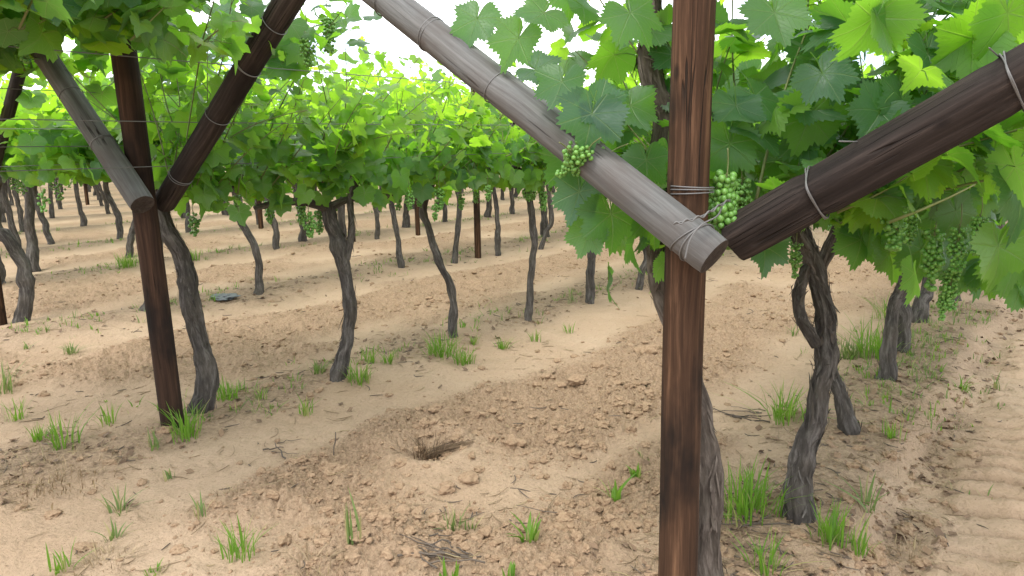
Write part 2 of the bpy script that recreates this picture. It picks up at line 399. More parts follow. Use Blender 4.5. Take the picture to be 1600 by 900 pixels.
# ------------------------------------------------------------------ logs (posts and arms)
def log_mesh(name, L, r0, r1, mats, seed, M=28, notches=(), bend=0., flat=0., sq=False):
    K = max(10, int(L / .025)); z = np.linspace(0, L, K); th = np.arange(M) * 2 * math.pi / M
    Zg, T = np.meshgrid(z, th, indexing='ij')
    P = np.stack([np.cos(T) * 1.6, np.sin(T) * 1.6, Zg * 1.7], -1).reshape(-1, 3) + seed * 3.1
    r = (r0 + (r1 - r0) * Zg / L) * (1 + .030 * fbm(P, 3).reshape(K, M) + .012 * perlin(P * np.array([3.5, 3.5, .5])).reshape(K, M))
    r *= 1 - flat * np.maximum(0, np.cos(2 * T + seed)) ** 2
    if sq: r *= 1.13 / (np.abs(np.cos(T)) ** 4 + np.abs(np.sin(T)) ** 4) ** .25 * .97
    for nz in notches: r *= 1 - .09 * np.exp(-((Zg - nz) / .009) ** 2)
    r[0] *= .965; r[-1] *= .965; 
    bx = bend * np.sin(Zg / L * math.pi)
    V = np.stack([np.cos(T) * r + bx, np.sin(T) * r, Zg + .0], -1)
    V = V.reshape(-1, 3)
    i = np.arange(K - 1)[:, None] * M; j = np.arange(M)[None]; j2 = (j + 1) % M
    q = np.stack([i + j, i + j2, i + M + j2, i + M + j], -1).reshape(-1, 4)
    tt = [];
    for row, zc, flip in ((0, 0., True), (K - 1, L, False)):
        c = len(V); ring = V[row * M:(row + 1) * M].copy()
        V = np.vstack([V, ring, ring * [.5, .5, 1] , [[bx[row, 0], 0, zc]]])
        a = c + np.arange(M); b = c + np.roll(np.arange(M), -1); a2, b2 = a + M, b + M; cc = np.full(M, c + 2 * M)
        f = np.concatenate([np.stack([a, b, b2], 1), np.stack([a, b2, a2], 1), np.stack([a2, b2, cc], 1)])
        tt.append(f[:, ::-1] if flip else f)
    m = mesh(name, V, [q, np.concatenate(tt)], mats, True)
    nq = len(q); mi = np.zeros(len(m.polygons), np.int32); mi[nq:] = 1
    m.polygons.foreach_set('material_index', mi)
    return m
def log(name, p0, p1, r0, r1, mat, parent, base, seed, spin=0., **k):
    p0 = np.asarray(p0, float); p1 = np.asarray(p1, float); d = p1 - p0; L = float(np.linalg.norm(d))
    m = log_mesh(name, L, r0, r1, [mat, WEND], seed, **k)
    o = obj(name, m, parent, p0 - np.asarray(base)); o.rotation_mode = 'QUATERNION'
    o.rotation_quaternion = Vector(d).to_track_quat('Z', 'Y') @ Quaternion((0, 0, 1), spin); return o
def ring(mb, c, ax, r, wr=.0019, turns=2, tilt=.25, seed=0):
    ax = np.asarray(ax, float) / np.linalg.norm(ax); a = np.cross(ax, [0.3, .9, .2]); a /= np.linalg.norm(a); b = np.cross(ax, a)
    rg = np.random.default_rng(seed)
    for k in range(turns):
        th = np.linspace(0, 2 * math.pi, 40); w = tilt * r * np.sin(th + 1.3 * k + seed) * .4 + (k - .5 * (turns - 1)) * .008
        mb.add(*tube(c + (r + .001) * (np.cos(th)[:, None] * a + np.sin(th)[:, None] * b) + w[:, None] * ax, wr, 6, False))

def trellis(base, post_top, rpost, armL, armR, label, rarm=.051, near=False, pm=None):
    """armL / armR: (lower end, upper end) in world space"""
    base = np.asarray(base, float)
    t = thing('trellis_post', base, label, 'trellis post', 'Y-shaped timber trellis posts')
    log('post', base - Z * .15, post_top, rpost, rpost * .97, pm or WPOST, t, base, 2 + base[0], M=32, bend=.010)
    for (a, b), mt, lb, sd in ((armL, WGREY, 'pale weathered grey crossarm rising away to the left', 1.), (armR, WDARK, 'dark brown stained crossarm rising to the right', 4.)):
        a = np.asarray(a); b = np.asarray(b); Ln = np.linalg.norm(b - a); ax = (b - a) / Ln
        ns = [.42, .78, 1.08, 1.3] if mt is WGREY else [.235, .68, 1.0, 1.25]
        o = log('crossarm', a, b, rarm, rarm * .97, mt, t, base, sd, notches=ns, bend=.002, flat=.06 if mt is WDARK else 0, M=32, sq=mt is WDARK and near, spin=.6); o['label'] = lb
        for k, s in enumerate(ns):
            if s < Ln and near and mt is WDARK:
                q = o.rotation_quaternion; X = np.array(q @ Vector((1, 0, 0))); Y = np.array(q @ Vector((0, 1, 0))); h = np.linspace(0, 2 * math.pi, 64); mb = MB()
                for j in range(2):
                    rr = rarm * 1.02 * .985 * 1.13 * .97 / (np.abs(np.cos(h)) ** 4 + np.abs(np.sin(h)) ** 4) ** .25
                    mb.add(*tube(a + ax * (s + .007 * j) - base + rr[:, None] * (np.cos(h)[:, None] * X + np.sin(h)[:, None] * Y) + np.outer(.010 * np.sin(h + j), ax), .002, 6, False))
                obj('wire_tie', mb.mesh('wire_tie', WIRE), t)
            elif s < Ln:
                mb = MB(); ring(mb, a + ax * s - base, ax, rarm * (1.07 if near and mt is WDARK else .985), turns=2 if k % 2 == 0 else 1, seed=k + int(sd))
                obj('wire_tie', mb.mesh('wire_tie', WIRE), t)
    mb = MB(); pv = np.asarray(post_top, float) - base; zc = armL[0][2] + .15 - base[2]
    ring(mb, pv * (zc / pv[2]), pv, rpost * 1.03, turns=3, tilt=.12, seed=5)
    obj('wire_tie', mb.mesh('wire_tie', WIRE), t)
    return t

# nearest post
pb = np.array([.452, 1.885, 0.]); pb[2] = gz(pb[0], pb[1])
n3 = N
def on_plane(px, py, d):
    r = CF + CR * ((px - 800) / FPX) - CU * ((py - 450) / FPX); return CP + r * ((d - CP @ D) / (r @ D))
def aim(p0, sgn, target, L):
    """slope of an arm square to the row that passes behind a given point of the picture"""
    best = None
    for e in np.radians(np.arange(12, 70, .5)):
        for l in np.arange(.3, 1.6, .02):
            q = p0 + (n3 * sgn * math.cos(e) + Z * math.sin(e)) * l - CP; zc = q @ CF
            k = math.hypot(800 + FPX * (q @ CR) / zc - target[0], 450 - FPX * (q @ CU) / zc - target[1])
            if best is None or k < best[0]: best = (k, e)
    return p0 + (n3 * sgn * math.cos(best[1]) + Z * math.sin(best[1])) * L
ptop = pb + Z * 2.45 + D * .03; dax = float((pb + (ptop - pb) * .46) @ D)
a0 = on_plane(1114, 399, dax - .107); a1 = aim(a0, -1, (640, 27), 1.62)
b0 = on_plane(1147, 374, dax + .104); b1 = aim(b0, 1, (1580, 130), 1.5)
axL = (a1 - a0) / np.linalg.norm(a1 - a0)
a0 = a0 - axL * .005
T0 = trellis(pb, ptop, .0535, (a0, a1), (b0, b1), 'nearest, largest trellis post, brown, with grey arm to its left and dark one right', near=True)
# twisted tie that binds the grey arm to the post
mb = MB(); o3 = pb
for s, k in ((.055, 0), (.075, 1)):
    ring(mb, a0 + axL * s - pb, axL + np.array([0, 0, .25 * (k - .2)]), .0525, .0021, 1, .5, k)
c = catmull([at(1052, 350, 1.705), at(1075, 344, 1.70), at(1100, 336, 1.708), at(1122, 322, 1.745), at(1140, 312, 1.79)], 10) - pb
mb.add(*tube(c, .0021, 6)); mb.add(*tube(c + np.c_[np.zeros(len(c)), np.zeros(len(c)), .004 * np.sin(np.arange(len(c)) * .9)] + [0, -.004, 0], .0019, 6))
c = catmull([at(1070, 405, 1.70), at(1078, 375, 1.695), at(1095, 352, 1.70), at(1120, 338, 1.72), at(1128, 324, 1.76)], 10) - pb
mb.add(*tube(c, .0021, 6))
obj('wire_tie', mb.mesh('wire_tie', WIRE), T0)

# left post
qb = on_ground(271, 664); qd = depth_of(qb)
qtop = at(190, 60, depth_of(qb + Z * 2.05)); qtop = qb + (qtop - qb) * 1.25
qtop = qb + (qtop - qb) * 1.35
qa = qb + (qtop - qb) * (1.15 / (qtop - qb)[2]); qax = float(qa @ D)
ql0 = on_plane(223, 320, qax - .112); ql1 = aim(ql0, -1, (75, 95), 1.45)
qr0 = on_plane(256, 318, qax + .112); qr1 = aim(qr0, 1, (430, 36), 1.5)
T1 = trellis(qb, qtop, .0565, (ql0, ql1), (qr0, qr1), 'left brown trellis post, arms reaching into dark leaves, green tuft at its foot', rarm=.054, pm=WPOST2)

# plain thinner posts further back (with their own pair of arms where the photograph shows them)
def far_post(base, h, r, label, arms=True, top=None, right=None):
    base = np.asarray(base, float); t = thing('trellis_post', base, label, 'trellis post', 'Y-shaped timber trellis posts')
    log('post', base - Z * .1, base + Z * h if top is None else top, r, r * .95, WPOST, t, base, base[0] * 1.7, M=14)
    if arms:
        for sgn, mt in ((-1, WGREY), (1, WDARK)):
            a = base + Z * (1.12) - D * (r + .04) + N * sgn * -.02; b = a + (N * sgn * math.cos(.68) + Z * math.sin(.68)) * 1.25
            if right is not None and sgn > 0: a, b = right
            log('crossarm', a, b, .045, .043, mt, t, base, sgn * 3 + base[1], M=12)
    return t
p2 = on_ground(0, 508)
far_post(p2, 2.1, .055, 'red-brown trellis post cut by the left edge of the photo beside a thick grey vine', right=(at(-10, 262, 5.75), at(50, 40, 5.15)))
far_post(on_ground(747, 403), 2.1, .042, 'slim orange-brown post between two thin vines in the third row, right of the middle')
far_post(on_ground(551, 378), 2.1, .048, 'dark brown post seen just right of the forked vine trunk')
far_post(on_ground(408, 357), 2.1, .045, 'thin pale brown post far back, left of the forked vine')
far_post(on_ground(137, 320), 2.1, .050, 'small pale post far away at left among distant vine trunks')
far_post(on_ground(660, 368) + rc(0.0, -.1), 2.1, .04, 'short brown post far back behind the leaning slim vine in the middle')

# ------------------------------------------------------------------ trellis wires
def wires(k, d0, d1, spots, label, group):
    for n, z in spots:
        a = rc(d0, NROW - GAP * k + n, z); b = rc(d1, NROW - GAP * k + n, z)
        K = 40; s = np.linspace(0, 1, K)[:, None]; P = a + (b - a) * s; P[:, 2] -= .02 * np.abs(np.sin(s[:, 0] * (d1 - d0) / 6 * math.pi))
        mb = MB(); mb.add(*tube(P - a, .0016 + .0004 * k, 5)); o = obj('trellis_wire', mb.mesh('trellis_wire', WIRE), None, a)
        tag(o, label, 'wire', group)
wires(0, 1.72, 24, [(-.36, 1.38), (-.62, 1.56), (.34, 1.40), (.60, 1.57)], 'thin steel wire running back from the nearest post through its leaves', 'wires of the nearest vine row')
wires(1, -1.5, 30, [(-.35, 1.46), (-.70, 1.75), (.25, 1.36), (.50, 1.55), (.80, 1.77)], 'thin steel wire running along the second row of vines', 'wires of the second vine row')
wires(2, -2, 30, [(.25, 1.34), (.55, 1.60), (-.4, 1.45)], 'thin steel wire running along the third row of vines', 'wires of the third vine row')

# ------------------------------------------------------------------ vine leaves
_K = np.array([(0, 1.0), (7, .90), (14, .80), (22, .71), (28, .67), (38, .77), (46, .87), (52, .91), (58, .85), (66, .77), (74, .69), (79, .66), (88, .72), (98, .78), (105, .80), (114, .75), (128, .70), (145, .64), (158, .55), (167, .42), (174, .24), (180, .08)])
def leaf_tpl(n, teeth, rings):
    th = np.linspace(-math.pi, math.pi, n, endpoint=False) + math.pi / n
    r = np.interp(np.degrees(np.abs(th)), _K[:, 0], _K[:, 1])
    r = r * (1 + teeth * np.where(np.arange(n) % 2 == 0, 1, -1) * (1 + .5 * np.sin(np.arange(n) * 2.4)) * np.clip((2.75 - np.abs(th)) / .4, 0, 1))
    P = [np.zeros((1, 2))]; F = []
    for k, f in enumerate(rings):
        rr = r * f if f == 1 else (.35 * .62 + .65 * r) * f * np.clip((math.pi + .02 - np.abs(th)) / .35, .25, 1)
        P.append(np.stack([np.sin(th) * rr, np.cos(th) * rr], 1))
    P = np.vstack(P); j = np.arange(n); j2 = (j + 1) % n
    ok = j < n - 1                                             # the gap at the leaf stalk stays open
    F.append(np.stack([np.zeros(n, int), 1 + j2, 1 + j], 1)[ok])
    for k in range(len(rings) - 1):
        a = 1 + k * n; b = a + n
        F += [np.stack([a + j, a + j2, b + j2], 1)[ok], np.stack([a + j, b + j2, b + j], 1)[ok]]
    return P, np.concatenate(F)
TPL = {'hi': leaf_tpl(84, .062, (.36, .70, 1.)), 'mid': leaf_tpl(34, .05, (.55, 1.)), 'low': leaf_tpl(16, 0, (1.,)), 'far': leaf_tpl(10, 0, (1.,))}
def norm(a): return a / (np.linalg.norm(a, axis=-1, keepdims=True) + 1e-9)
def leaf_mesh(name, pos, nrm, tip, size, tint, lod, stalks=None):
    P, F = TPL[lod]; k = len(pos); u, v = P[:, 0], P[:, 1]; r2 = u * u + v * v; th = np.arctan2(u, v)
    nrm = norm(nrm); tip = norm(tip - nrm * (tip * nrm).sum(1, keepdims=True)); B = np.cross(tip, nrm)
    fold = RNG.normal(.14, .30, k)[:, None]; dr = RNG.normal(.28, .34, k)[:, None]; wv = RNG.normal(.11, .08, k)[:, None]; ph = RNG.uniform(0, 6.28, k)[:, None]
    tw = RNG.normal(0, .16, k)[:, None]; asp = RNG.normal(1.02, .08, k)[:, None]
    w = fold * np.abs(u)[None] - dr * (v * np.abs(v))[None] - .10 * (u * u)[None] + wv * np.sin(3 * th[None] + ph) * r2[None] + tw * (u * v)[None] + .025 * np.cos(th * 7)[None] * r2[None]
    X = pos[:, None] + size[:, None, None] * ((u[None] * asp)[..., None] * B[:, None] + v[None, :, None] * tip[:, None] + w[..., None] * nrm[:, None])
    n = len(P); G = (F[None] + (np.arange(k) * n)[:, None, None]).reshape(-1, 3)
    V = X.reshape(-1, 3); F = [G]; T = np.repeat(tint, n); uv = np.tile(P, (k, 1))
    if stalks is not None and stalks.n:
        m = len(V); V = np.vstack([V] + stalks.v); F.append(np.concatenate(stalks.q) + m); T = np.r_[T, np.full(stalks.n, .3)]; uv = np.vstack([uv, np.zeros((stalks.n, 2))])
    return mesh(name, V, F, LEAF, True, {'tint': T}, uv)

def canopy(rg, u0, u1, nsh, reach=(.95, .95), elev=(28, 62), zc=1.10, zmax=1.95, fruit=120, curtain=((0, 0), (0, 0)), roof=None, youth=1., young=.03, node=.062, size=(.062, .118), hang=.22, tips=.3, steep=.25):
    """leaves (position, normal, tip, size, tint, node) and canes of one vine; u along the row, v across it, relative to the row line"""
    pos = []; nr = []; tp = []; sz = []; ti = []; nd = []; canes = []
    for k in range(nsh):
        s = -1 if k % 2 else 1; rch = reach[0] if s < 0 else reach[1]
        if rch <= 0: continue
        u = rg.uniform(u0, u1); e = math.radians(rg.uniform(*elev))
        if rg.random() < steep: e = math.radians(rg.uniform(62, 88))
        Ln = rch * rg.uniform(.65, 1.25); m = max(5, int(Ln / node)); t = np.linspace(0, 1, m)
        dr = np.array([rg.normal(0, .28), s * math.cos(e), math.sin(e)])
        p = np.array([u, s * rg.uniform(.0, .10), zc + rg.normal(0, .03)])[None] + dr[None] * (Ln * t)[:, None]
        sag = rg.normal(-.02, .16); p[:, 2] += sag * t ** 2 * Ln; p[:, 0] += rg.normal(0, .08) * np.sin(t * 3); p[:, 1] += rg.normal(0, .05) * np.sin(t * 4)
        zm = zmax + rg.normal(0, .09) + (rg.uniform(.1, .3) if rg.random() < tips else 0)
        keep = p[:, 2] < zm; p = p[keep]; t = t[keep]
        if len(p) < 3: continue
        canes.append(p)
        for i in range(len(p)):
            if rg.random() < .08: continue
            az = rg.uniform(0, 6.28); out = np.array([math.cos(az), math.sin(az) + s * .5, rg.uniform(-.35, .6)]); out /= np.linalg.norm(out)
            pl = rg.uniform(.04, .10); q = p[i] + out * pl
            n = np.array([rg.normal(0, .45), s * .30 + rg.normal(0, .5), .75 + rg.normal(0, .3)])
            tdir = out * .8 + np.array([0, s * .3, -.75]) + rg.normal(0, .25, 3)
            f = (1 - .55 * max(0, (t[i] - .6) / .4)) if zm > zmax - .2 else 1
            pos.append(q); nr.append(n); tp.append(tdir); sz.append(rg.uniform(*size) * f); nd.append(p[i])
            ti.append(np.clip(max(0, (t[i] - .35) / .65) * .85 + rg.normal(young, .2), 0, 1) * youth)
    def extra(cnt, vlo, vhi, zlo, zhi, tilt):
        for _ in range(cnt):
            q = np.array([rg.uniform(u0, u1), rg.uniform(vlo, vhi), rg.uniform(zlo, zhi)]); s = np.sign(q[1]) or 1
            pos.append(q); nr.append(np.array([rg.normal(0, .5) - .35, s * .55 + rg.normal(0, .4), tilt + rg.normal(0, .3)])); tp.append(np.array([rg.normal(0, .4), s * .25 + rg.normal(0, .3), -1.]))
            sz.append(rg.uniform(*size)); ti.append(np.clip(rg.normal(.02 + young * .5, .12), 0, 1)); nd.append(q + np.array([rg.normal(0, .02), -s * .02, .07]))
    extra(fruit, -.34, .34, zc - hang, zc + .22, .45)
    if roof:
        for _ in range(roof[0]):
            q = np.array([rg.uniform(u0, u1), rg.uniform(roof[1], roof[2]), rg.uniform(roof[3], roof[4])]); az = rg.uniform(0, 6.28)
            pos.append(q); nr.append(np.array([rg.normal(0, .45) - .25, rg.normal(0, .45) + .25, 1.])); tp.append(np.array([math.cos(az), math.sin(az), -.7])); sz.append(rg.uniform(*size) * 1.05); ti.append(np.clip(rg.normal(.0, .12), 0, 1) * youth); nd.append(q + np.array([-math.cos(az), -math.sin(az), .5]) * .06)
    (cl, a), (cr, b) = curtain
    if cl: extra(cl, -a, -.12, zc - .14, zc + .34, .35)
    if cr: extra(cr, .15, b, zc - .14, zc + .5, .35)
    return [np.array(x, float) for x in (pos, nr, tp, sz, ti, nd)], canes
_ROT = np.stack([D, N, Z])
def to_world(a, row): return a @ _ROT + (N * (NROW - GAP * row))[None]

# ------------------------------------------------------------------ grape bunches
def bunch_mesh(seed, L=.15, R=.038, berry=.0085, cnt=75, sub=2, loose=.0):
    rg = np.random.default_rng(seed); mb = MB(); V0, F0 = ICO[sub]; pts = []
    tries = 0
    while len(pts) < cnt and tries < cnt * 30:
        tries += 1; t = rg.random() ** .85; rr = R * (1 - .72 * t) * (.75 + .25 * math.sin(3 + t * 9)) * (.6 + .4 * min(1, t * 6 + .2)); a = rg.uniform(0, 6.28); f = rg.uniform(.45, 1.) ** .5
        p = np.array([math.cos(a) * rr * f, math.sin(a) * rr * f, -.02 - t * L]) + rg.normal(0, .003 + loose, 3)
        if all(np.linalg.norm(p - q) > berry * 1.45 for q in pts): pts.append(p)
    for p in pts: mb.add(V0 * berry * rg.uniform(.78, 1.12) * np.array([1, 1, 1.06]) + p, t=F0)
    m1 = mb.mesh('grape_bunch', BERRY)
    mb2 = MB(); mb2.add(*tube(catmull([(0, 0, .05), (.004, .002, .01), (0, 0, -.04), (.002, .003, -L * .8)], 5), .0018, 5))
    for p in pts[:40]: mb2.add(*tube(np.array([[0, 0, min(.0, p[2] + .015)], p * [.6, .6, 1] + [0, 0, .004], p]), .0009, 3, False))
    return m1, mb2.mesh('bunch_stalk', CANE)
BUNCH_HI = [bunch_mesh(k, L=.11 + .02 * k, R=.034 + .004 * (k % 3), berry=(.0078, .0062, .0085)[k % 3], cnt=(80, 95, 70)[k % 3], loose=.002 * (k % 2)) for k in range(4)]
BUNCH_BIG = bunch_mesh(21, L=.185, R=.042, berry=.0098, cnt=115, sub=2)
BUNCH_MID = [bunch_mesh(30 + k, L=.12, R=.036, berry=.0085, cnt=45, sub=1, loose=.004) for k in range(3)]
BUNCH_FAR = [bunch_mesh(40 + k, L=.13, R=.04, berry=.011, cnt=24, sub=0, loose=.006) for k in range(2)]
def hang_bunch(pair, root, p, sc=1., rot=0., tilt=(0, 0)):
    o = obj('grape_bunch', pair[0], root, np.asarray(p) - np.asarray(root.location)); o.scale = (sc,) * 3; o.rotation_euler = (tilt[0], tilt[1], rot)
    obj('stalk', pair[1], o); return o

# ------------------------------------------------------------------ vine trunks
def trunk_geo(mb, P, R, M, step, seed, rough=1., off=np.zeros(3)):
    P = np.asarray(P, float); R = np.asarray(R, float); seg = np.linalg.norm(np.diff(P, axis=0), axis=1)
    k = max(3, int(seg.mean() / step)); Q = catmull(P, k); s = np.interp(np.linspace(0, len(P) - 1, len(Q)), np.arange(len(P)), R)
    ln = np.r_[0, np.cumsum(np.linalg.norm(np.diff(Q, axis=0), axis=1))]
    Q = Q + (np.stack([perlin(np.c_[ln * 6, ln * 0 + seed, ln * 0 + j]) for j in range(3)], 1) * s[:, None] * .5) * (np.minimum(1, np.minimum(ln, ln[-1] - ln) / .1))[:, None]
    T, A, B = frames(Q); K = len(Q); th = np.arange(M) * 2 * math.pi / M
    tw = ln * 2.2 + seed
    TH = th[None] + tw[:, None] * .5
    S3 = np.stack([np.cos(TH) , np.sin(TH), np.broadcast_to(ln[:, None] * 5, TH.shape)], -1).reshape(-1, 3) + seed * 5.3
    f = 1 + rough * (.24 * fbm(S3 * np.array([1, 1, .75]), 4, .6).reshape(K, M) + .18 * perlin(S3 * np.array([3.2, 3.2, .7]) + 7).reshape(K, M) + .12 * perlin(S3 * np.array([7, 7, 1.6]) + 2).reshape(K, M))
    f *= 1 + rough * 0.34 * np.maximum(0, perlin(np.c_[ln * 11, ln * 0 + seed * 2, ln * 0]))[:, None]
    r = s[:, None] * f
    V = Q[:, None] + r[..., None] * (np.cos(th)[None, :, None] * A[:, None] + np.sin(th)[None, :, None] * B[:, None])
    i = np.arange(K - 1)[:, None] * M; j = np.arange(M)[None]; j2 = (j + 1) % M
    q = np.stack([i + j, i + j2, i + M + j2, i + M + j], -1).reshape(-1, 4)
    bk = np.stack([np.cos(TH) * s[:, None], np.sin(TH) * s[:, None], np.broadcast_to(ln[:, None], TH.shape)], -1).reshape(-1, 3) + seed
    V = np.vstack([V.reshape(-1, 3), Q[-1:] + T[-1] * s[-1] * .5]); bk = np.vstack([bk, bk[-1:]])
    t = [[K * M, (K - 1) * M + a, (K - 1) * M + (a + 1) % M] for a in range(M)]
    mb.add(V - off, q, t, bark=bk); return Q, s, (T, A, B)
def shreds(mb, Q, s, fr, rg, cnt, off):
    """loose strips of bark along a trunk"""
    T, A, B = fr; K = len(Q)
    for _ in range(cnt):
        i = rg.integers(1, K - 3); m = int(rg.integers(4, 10)); idx = np.clip(np.arange(i, i + m), 0, K - 1); a = rg.uniform(0, 6.28) + np.linspace(0, rg.normal(0, .5), m)
        lift = np.linspace(0, 1, m) ** 2 * rg.uniform(.0, .024) + .0015
        if rg.random() < .5: lift = lift[::-1]
        c = Q[idx] + (s[idx] * 1.04 + lift)[:, None] * (np.cos(a)[:, None] * A[idx] + np.sin(a)[:, None] * B[idx]); w = rg.uniform(.0015, .006)
        side = (-np.sin(a)[:, None] * A[idx] + np.cos(a)[:, None] * B[idx]) * (w * np.sin(np.linspace(.35, 2.8, m)))[:, None]
        V = np.vstack([c + side, c - side]) - off; q = [[j, j + 1, m + j + 1, m + j] for j in range(m - 1)]
        mb.add(V, q, bark=np.c_[V[:, :2] * .3, V[:, 2] * .3] + rg.uniform(0, 9))
def px_path(pts, depth, dd=None):
    return [at(x, y, depth + (0 if dd is None else dd[i])) for i, (x, y) in enumerate(pts)]

def vine(label, row, base_px, pts, rad, can, lod, seed, group, branches=(), nb=6, cordon=True, M=26, step=.012, bark=None, dd=None, hero=None, cut=None, sh=0):
    """one vine built from its trunk as it stands: base pixel, further points up the trunk (pixels at the same distance), radii in metres"""
    rg = np.random.default_rng(seed); base = on_ground(*base_px); dp = depth_of(base)
    P = [base - Z * .06, base + Z * .01] + px_path(pts, dp, dd)
    top = P[-1]; dT = float(top @ D)
    head = (rc(dT + .03, NROW - GAP * row, 1.12) + top) / 2; head[2] = 1.12 if row == 0 else 1.20
    if top[2] < 1.0: P.append(head)
    rad = [rad[0] * 1.10] + list(rad); rad = [(.87 if row == 0 else .80) * x for x in rad]
    while len(rad) < len(P): rad.append(rad[-1] * .9)
    t = thing('grape_vine', base, label, 'grape vine', group)
    mb = MB(); Q, s, fr = trunk_geo(mb, P, rad[:len(P)], M, step, seed % 97 * .37, off=base)
    if sh: shreds(mb, Q, s, fr, rg, sh, base)
    for bp, br in branches:
        Bq, bs, bf = trunk_geo(mb, px_path(bp, dp), br, max(10, M - 8), step, seed % 89 * .51 + 2, off=base)
        if sh: shreds(mb, Bq, bs, bf, rg, sh // 4, base)
    for sg in ((-1, 1) if cordon else ()):                                         # the two arms of the old wood along the row
        e = P[-1]; cp = [e, e + D * sg * .2 + Z * .05, e + D * sg * .5 + Z * .04]
        if cut is not None and sg < 0: cp = [e, e + D * sg * .04 + Z * .04, e + D * sg * .06 + Z * .08]
        trunk_geo(mb, cp, [rad[-1] * .8, rad[-1] * .55, rad[-1] * .4], 10, .03, seed % 83 * .2 + sg, off=base)
    obj('trunk', mb.mesh('vine_trunk', bark or BARK), t)
    c = dict(can); u0 = c.pop('u0', dT - .5); u1 = c.pop('u1', dT + .5)
    (pos, nr, tp, sz, ti, nd), canes = canopy(rg, u0, u1, **c)
    pos = to_world(pos, row); nd = to_world(nd, row); nr = nr @ _ROT; tp = tp @ _ROT
    keep = np.ones(len(pos), bool) if cut is None else cut(pos)
    keep &= np.linalg.norm(pos - CP, axis=1) > .95
    pos, nr, tp, sz, ti, nd = [x[keep] for x in (pos, nr, tp, sz, ti, nd)]
    if hero is not None:
        hp, hn, ht, hs, hi = hero; pos = np.vstack([pos, hp]); nr = np.vstack([nr, hn]); tp = np.vstack([tp, ht]); sz = np.r_[sz, hs]; ti = np.r_[ti, hi]; nd = np.vstack([nd, np.asarray(hp) - norm(np.asarray(ht)) * .06])
    cm_ = MB(); st = MB()
    for p in canes:
        w = to_world(p, row)
        if cut is not None: w = w[cut(w)]
        if len(w) <= 2: continue
        if lod == 'hi':
            c1 = MB(); c1.add(*tube(w - base, np.linspace(.0048, .0018, len(w)), 6)); obj('shoot', c1.mesh('vine_shoot', CANE), t)
        else: cm_.add(*tube(w - base, np.linspace(.0048, .0018, len(w)), 4))
    if lod in ('hi', 'mid'):
        for a, b in zip(nd, pos):
            (st if lod == 'hi' else cm_).add(*tube(np.array([a, (a + b) / 2 + [0, 0, .008], b]) - base, [.0016, .0013, .0012], 4 if lod == 'hi' else 3, False))
    obj('foliage', leaf_mesh('vine_foliage', pos - base, nr, tp, sz, ti, lod, st), t)
    if cm_.n: obj('shoots', cm_.mesh('vine_shoots', CANE), t)
    for k in range(nb):
        u = rg.uniform(u0, u1); v = rg.choice([-1, 1]) * rg.uniform(.08, .38); p = rc(u, NROW - GAP * row + v, rg.uniform(1.0, 1.14) + (.06 if row else 0))
        if cut is not None and not cut(p[None])[0]: continue
        hang_bunch((BUNCH_HI if lod == 'hi' else BUNCH_MID)[int(rg.integers(3))], t, p, rg.uniform(.8, 1.2), rg.uniform(0, 6))
    return t

# ---- nearest row
G0 = 'vines of the nearest row'
dP0 = float(pb @ D)
cut0 = lambda p: (p @ D > dP0 + .19) & ~((p[:, 2] < 1.2) & (p @ N - NROW < .36) & (p @ N - NROW > -.12)) & ~((p[:, 2] < 1.3) & (p @ N - NROW < -.42))
cutR1 = lambda p: (p @ D > dP0 + .19) & ~((p[:, 2] < 1.24) & (p @ N - NROW < .42))     # its trunk stands clear of leaves
fullR = dict(nsh=26, reach=(.92, 1.0), zmax=2.35, fruit=90, elev=(26, 60))
def hero_leaves(spec):
    hp = np.array([at(x, y, dpt) for x, y, dpt, *_ in spec]); hn = np.array([CR * a + CU * b - CF * c_ for _, _, _, (a, b, c_), *_ in spec])
    ht = np.array([CR * a - CU * b for _, _, _, _, (a, b), *_ in spec]); return hp, hn, ht, np.array([s[5] for s in spec]), np.array([s[6] for s in spec])
heroR0 = hero_leaves([   # x, y, distance, facing (right, up, towards camera), tip (right, down), size, youth
    (878, 128, 1.88, (-.5, .2, .8), (-.25, 1.), .085, .0), (925, 178, 1.84, (.1, .25, .9), (-.2, 1.), .10, .0), (935, 165, 1.86, (.2, .2, .9), (.9, .5), .085, .0),
    (985, 20, 1.95, (0, .5, .8), (.4, .8), .10, 0.), (985, 165, 1.92, (.3, .3, .8), (.2, 1.), .095, 0.), (1150, 165, 1.95, (.1, .3, .9), (.1, 1.), .10, 0.), (1180, 150, 1.98, (.2, .5, .8), (.5, .9), .105, 0.),
    (1140, 225, 1.98, (-.1, .4, .9), (-.1, 1.), .10, 0.), (895, 250, 2.1, (.1, .3, .9), (.1, 1.), .11, 0.), (905, 300, 2.0, (-.3, .2, .9), (-.3, 1.), .10, 0.), (955, 335, 1.98, (.2, .2, .9), (.1, 1.), .10, 0.),
    (1010, 250, 2.0, (.1, .3, .9), (.0, 1.), .09, 0.), (1015, 335, 2.0, (.2, .2, .9), (.2, 1.), .095, 0.), (920, 365, 2.02, (-.4, .1, .9), (-.4, 1.), .075, .15),
    (1195, 385, 1.98, (.1, .3, .9), (-.1, 1.), .085, 0.), (810, 60, 2.0, (-.3, .3, .9), (-.5, .9), .10, .1), (745, 30, 2.1, (-.2, .2, .9), (-.3, 1.), .105, .1), (850, 20, 1.98, (.2, .5, .8), (-.6, .8), .10, 0.)])
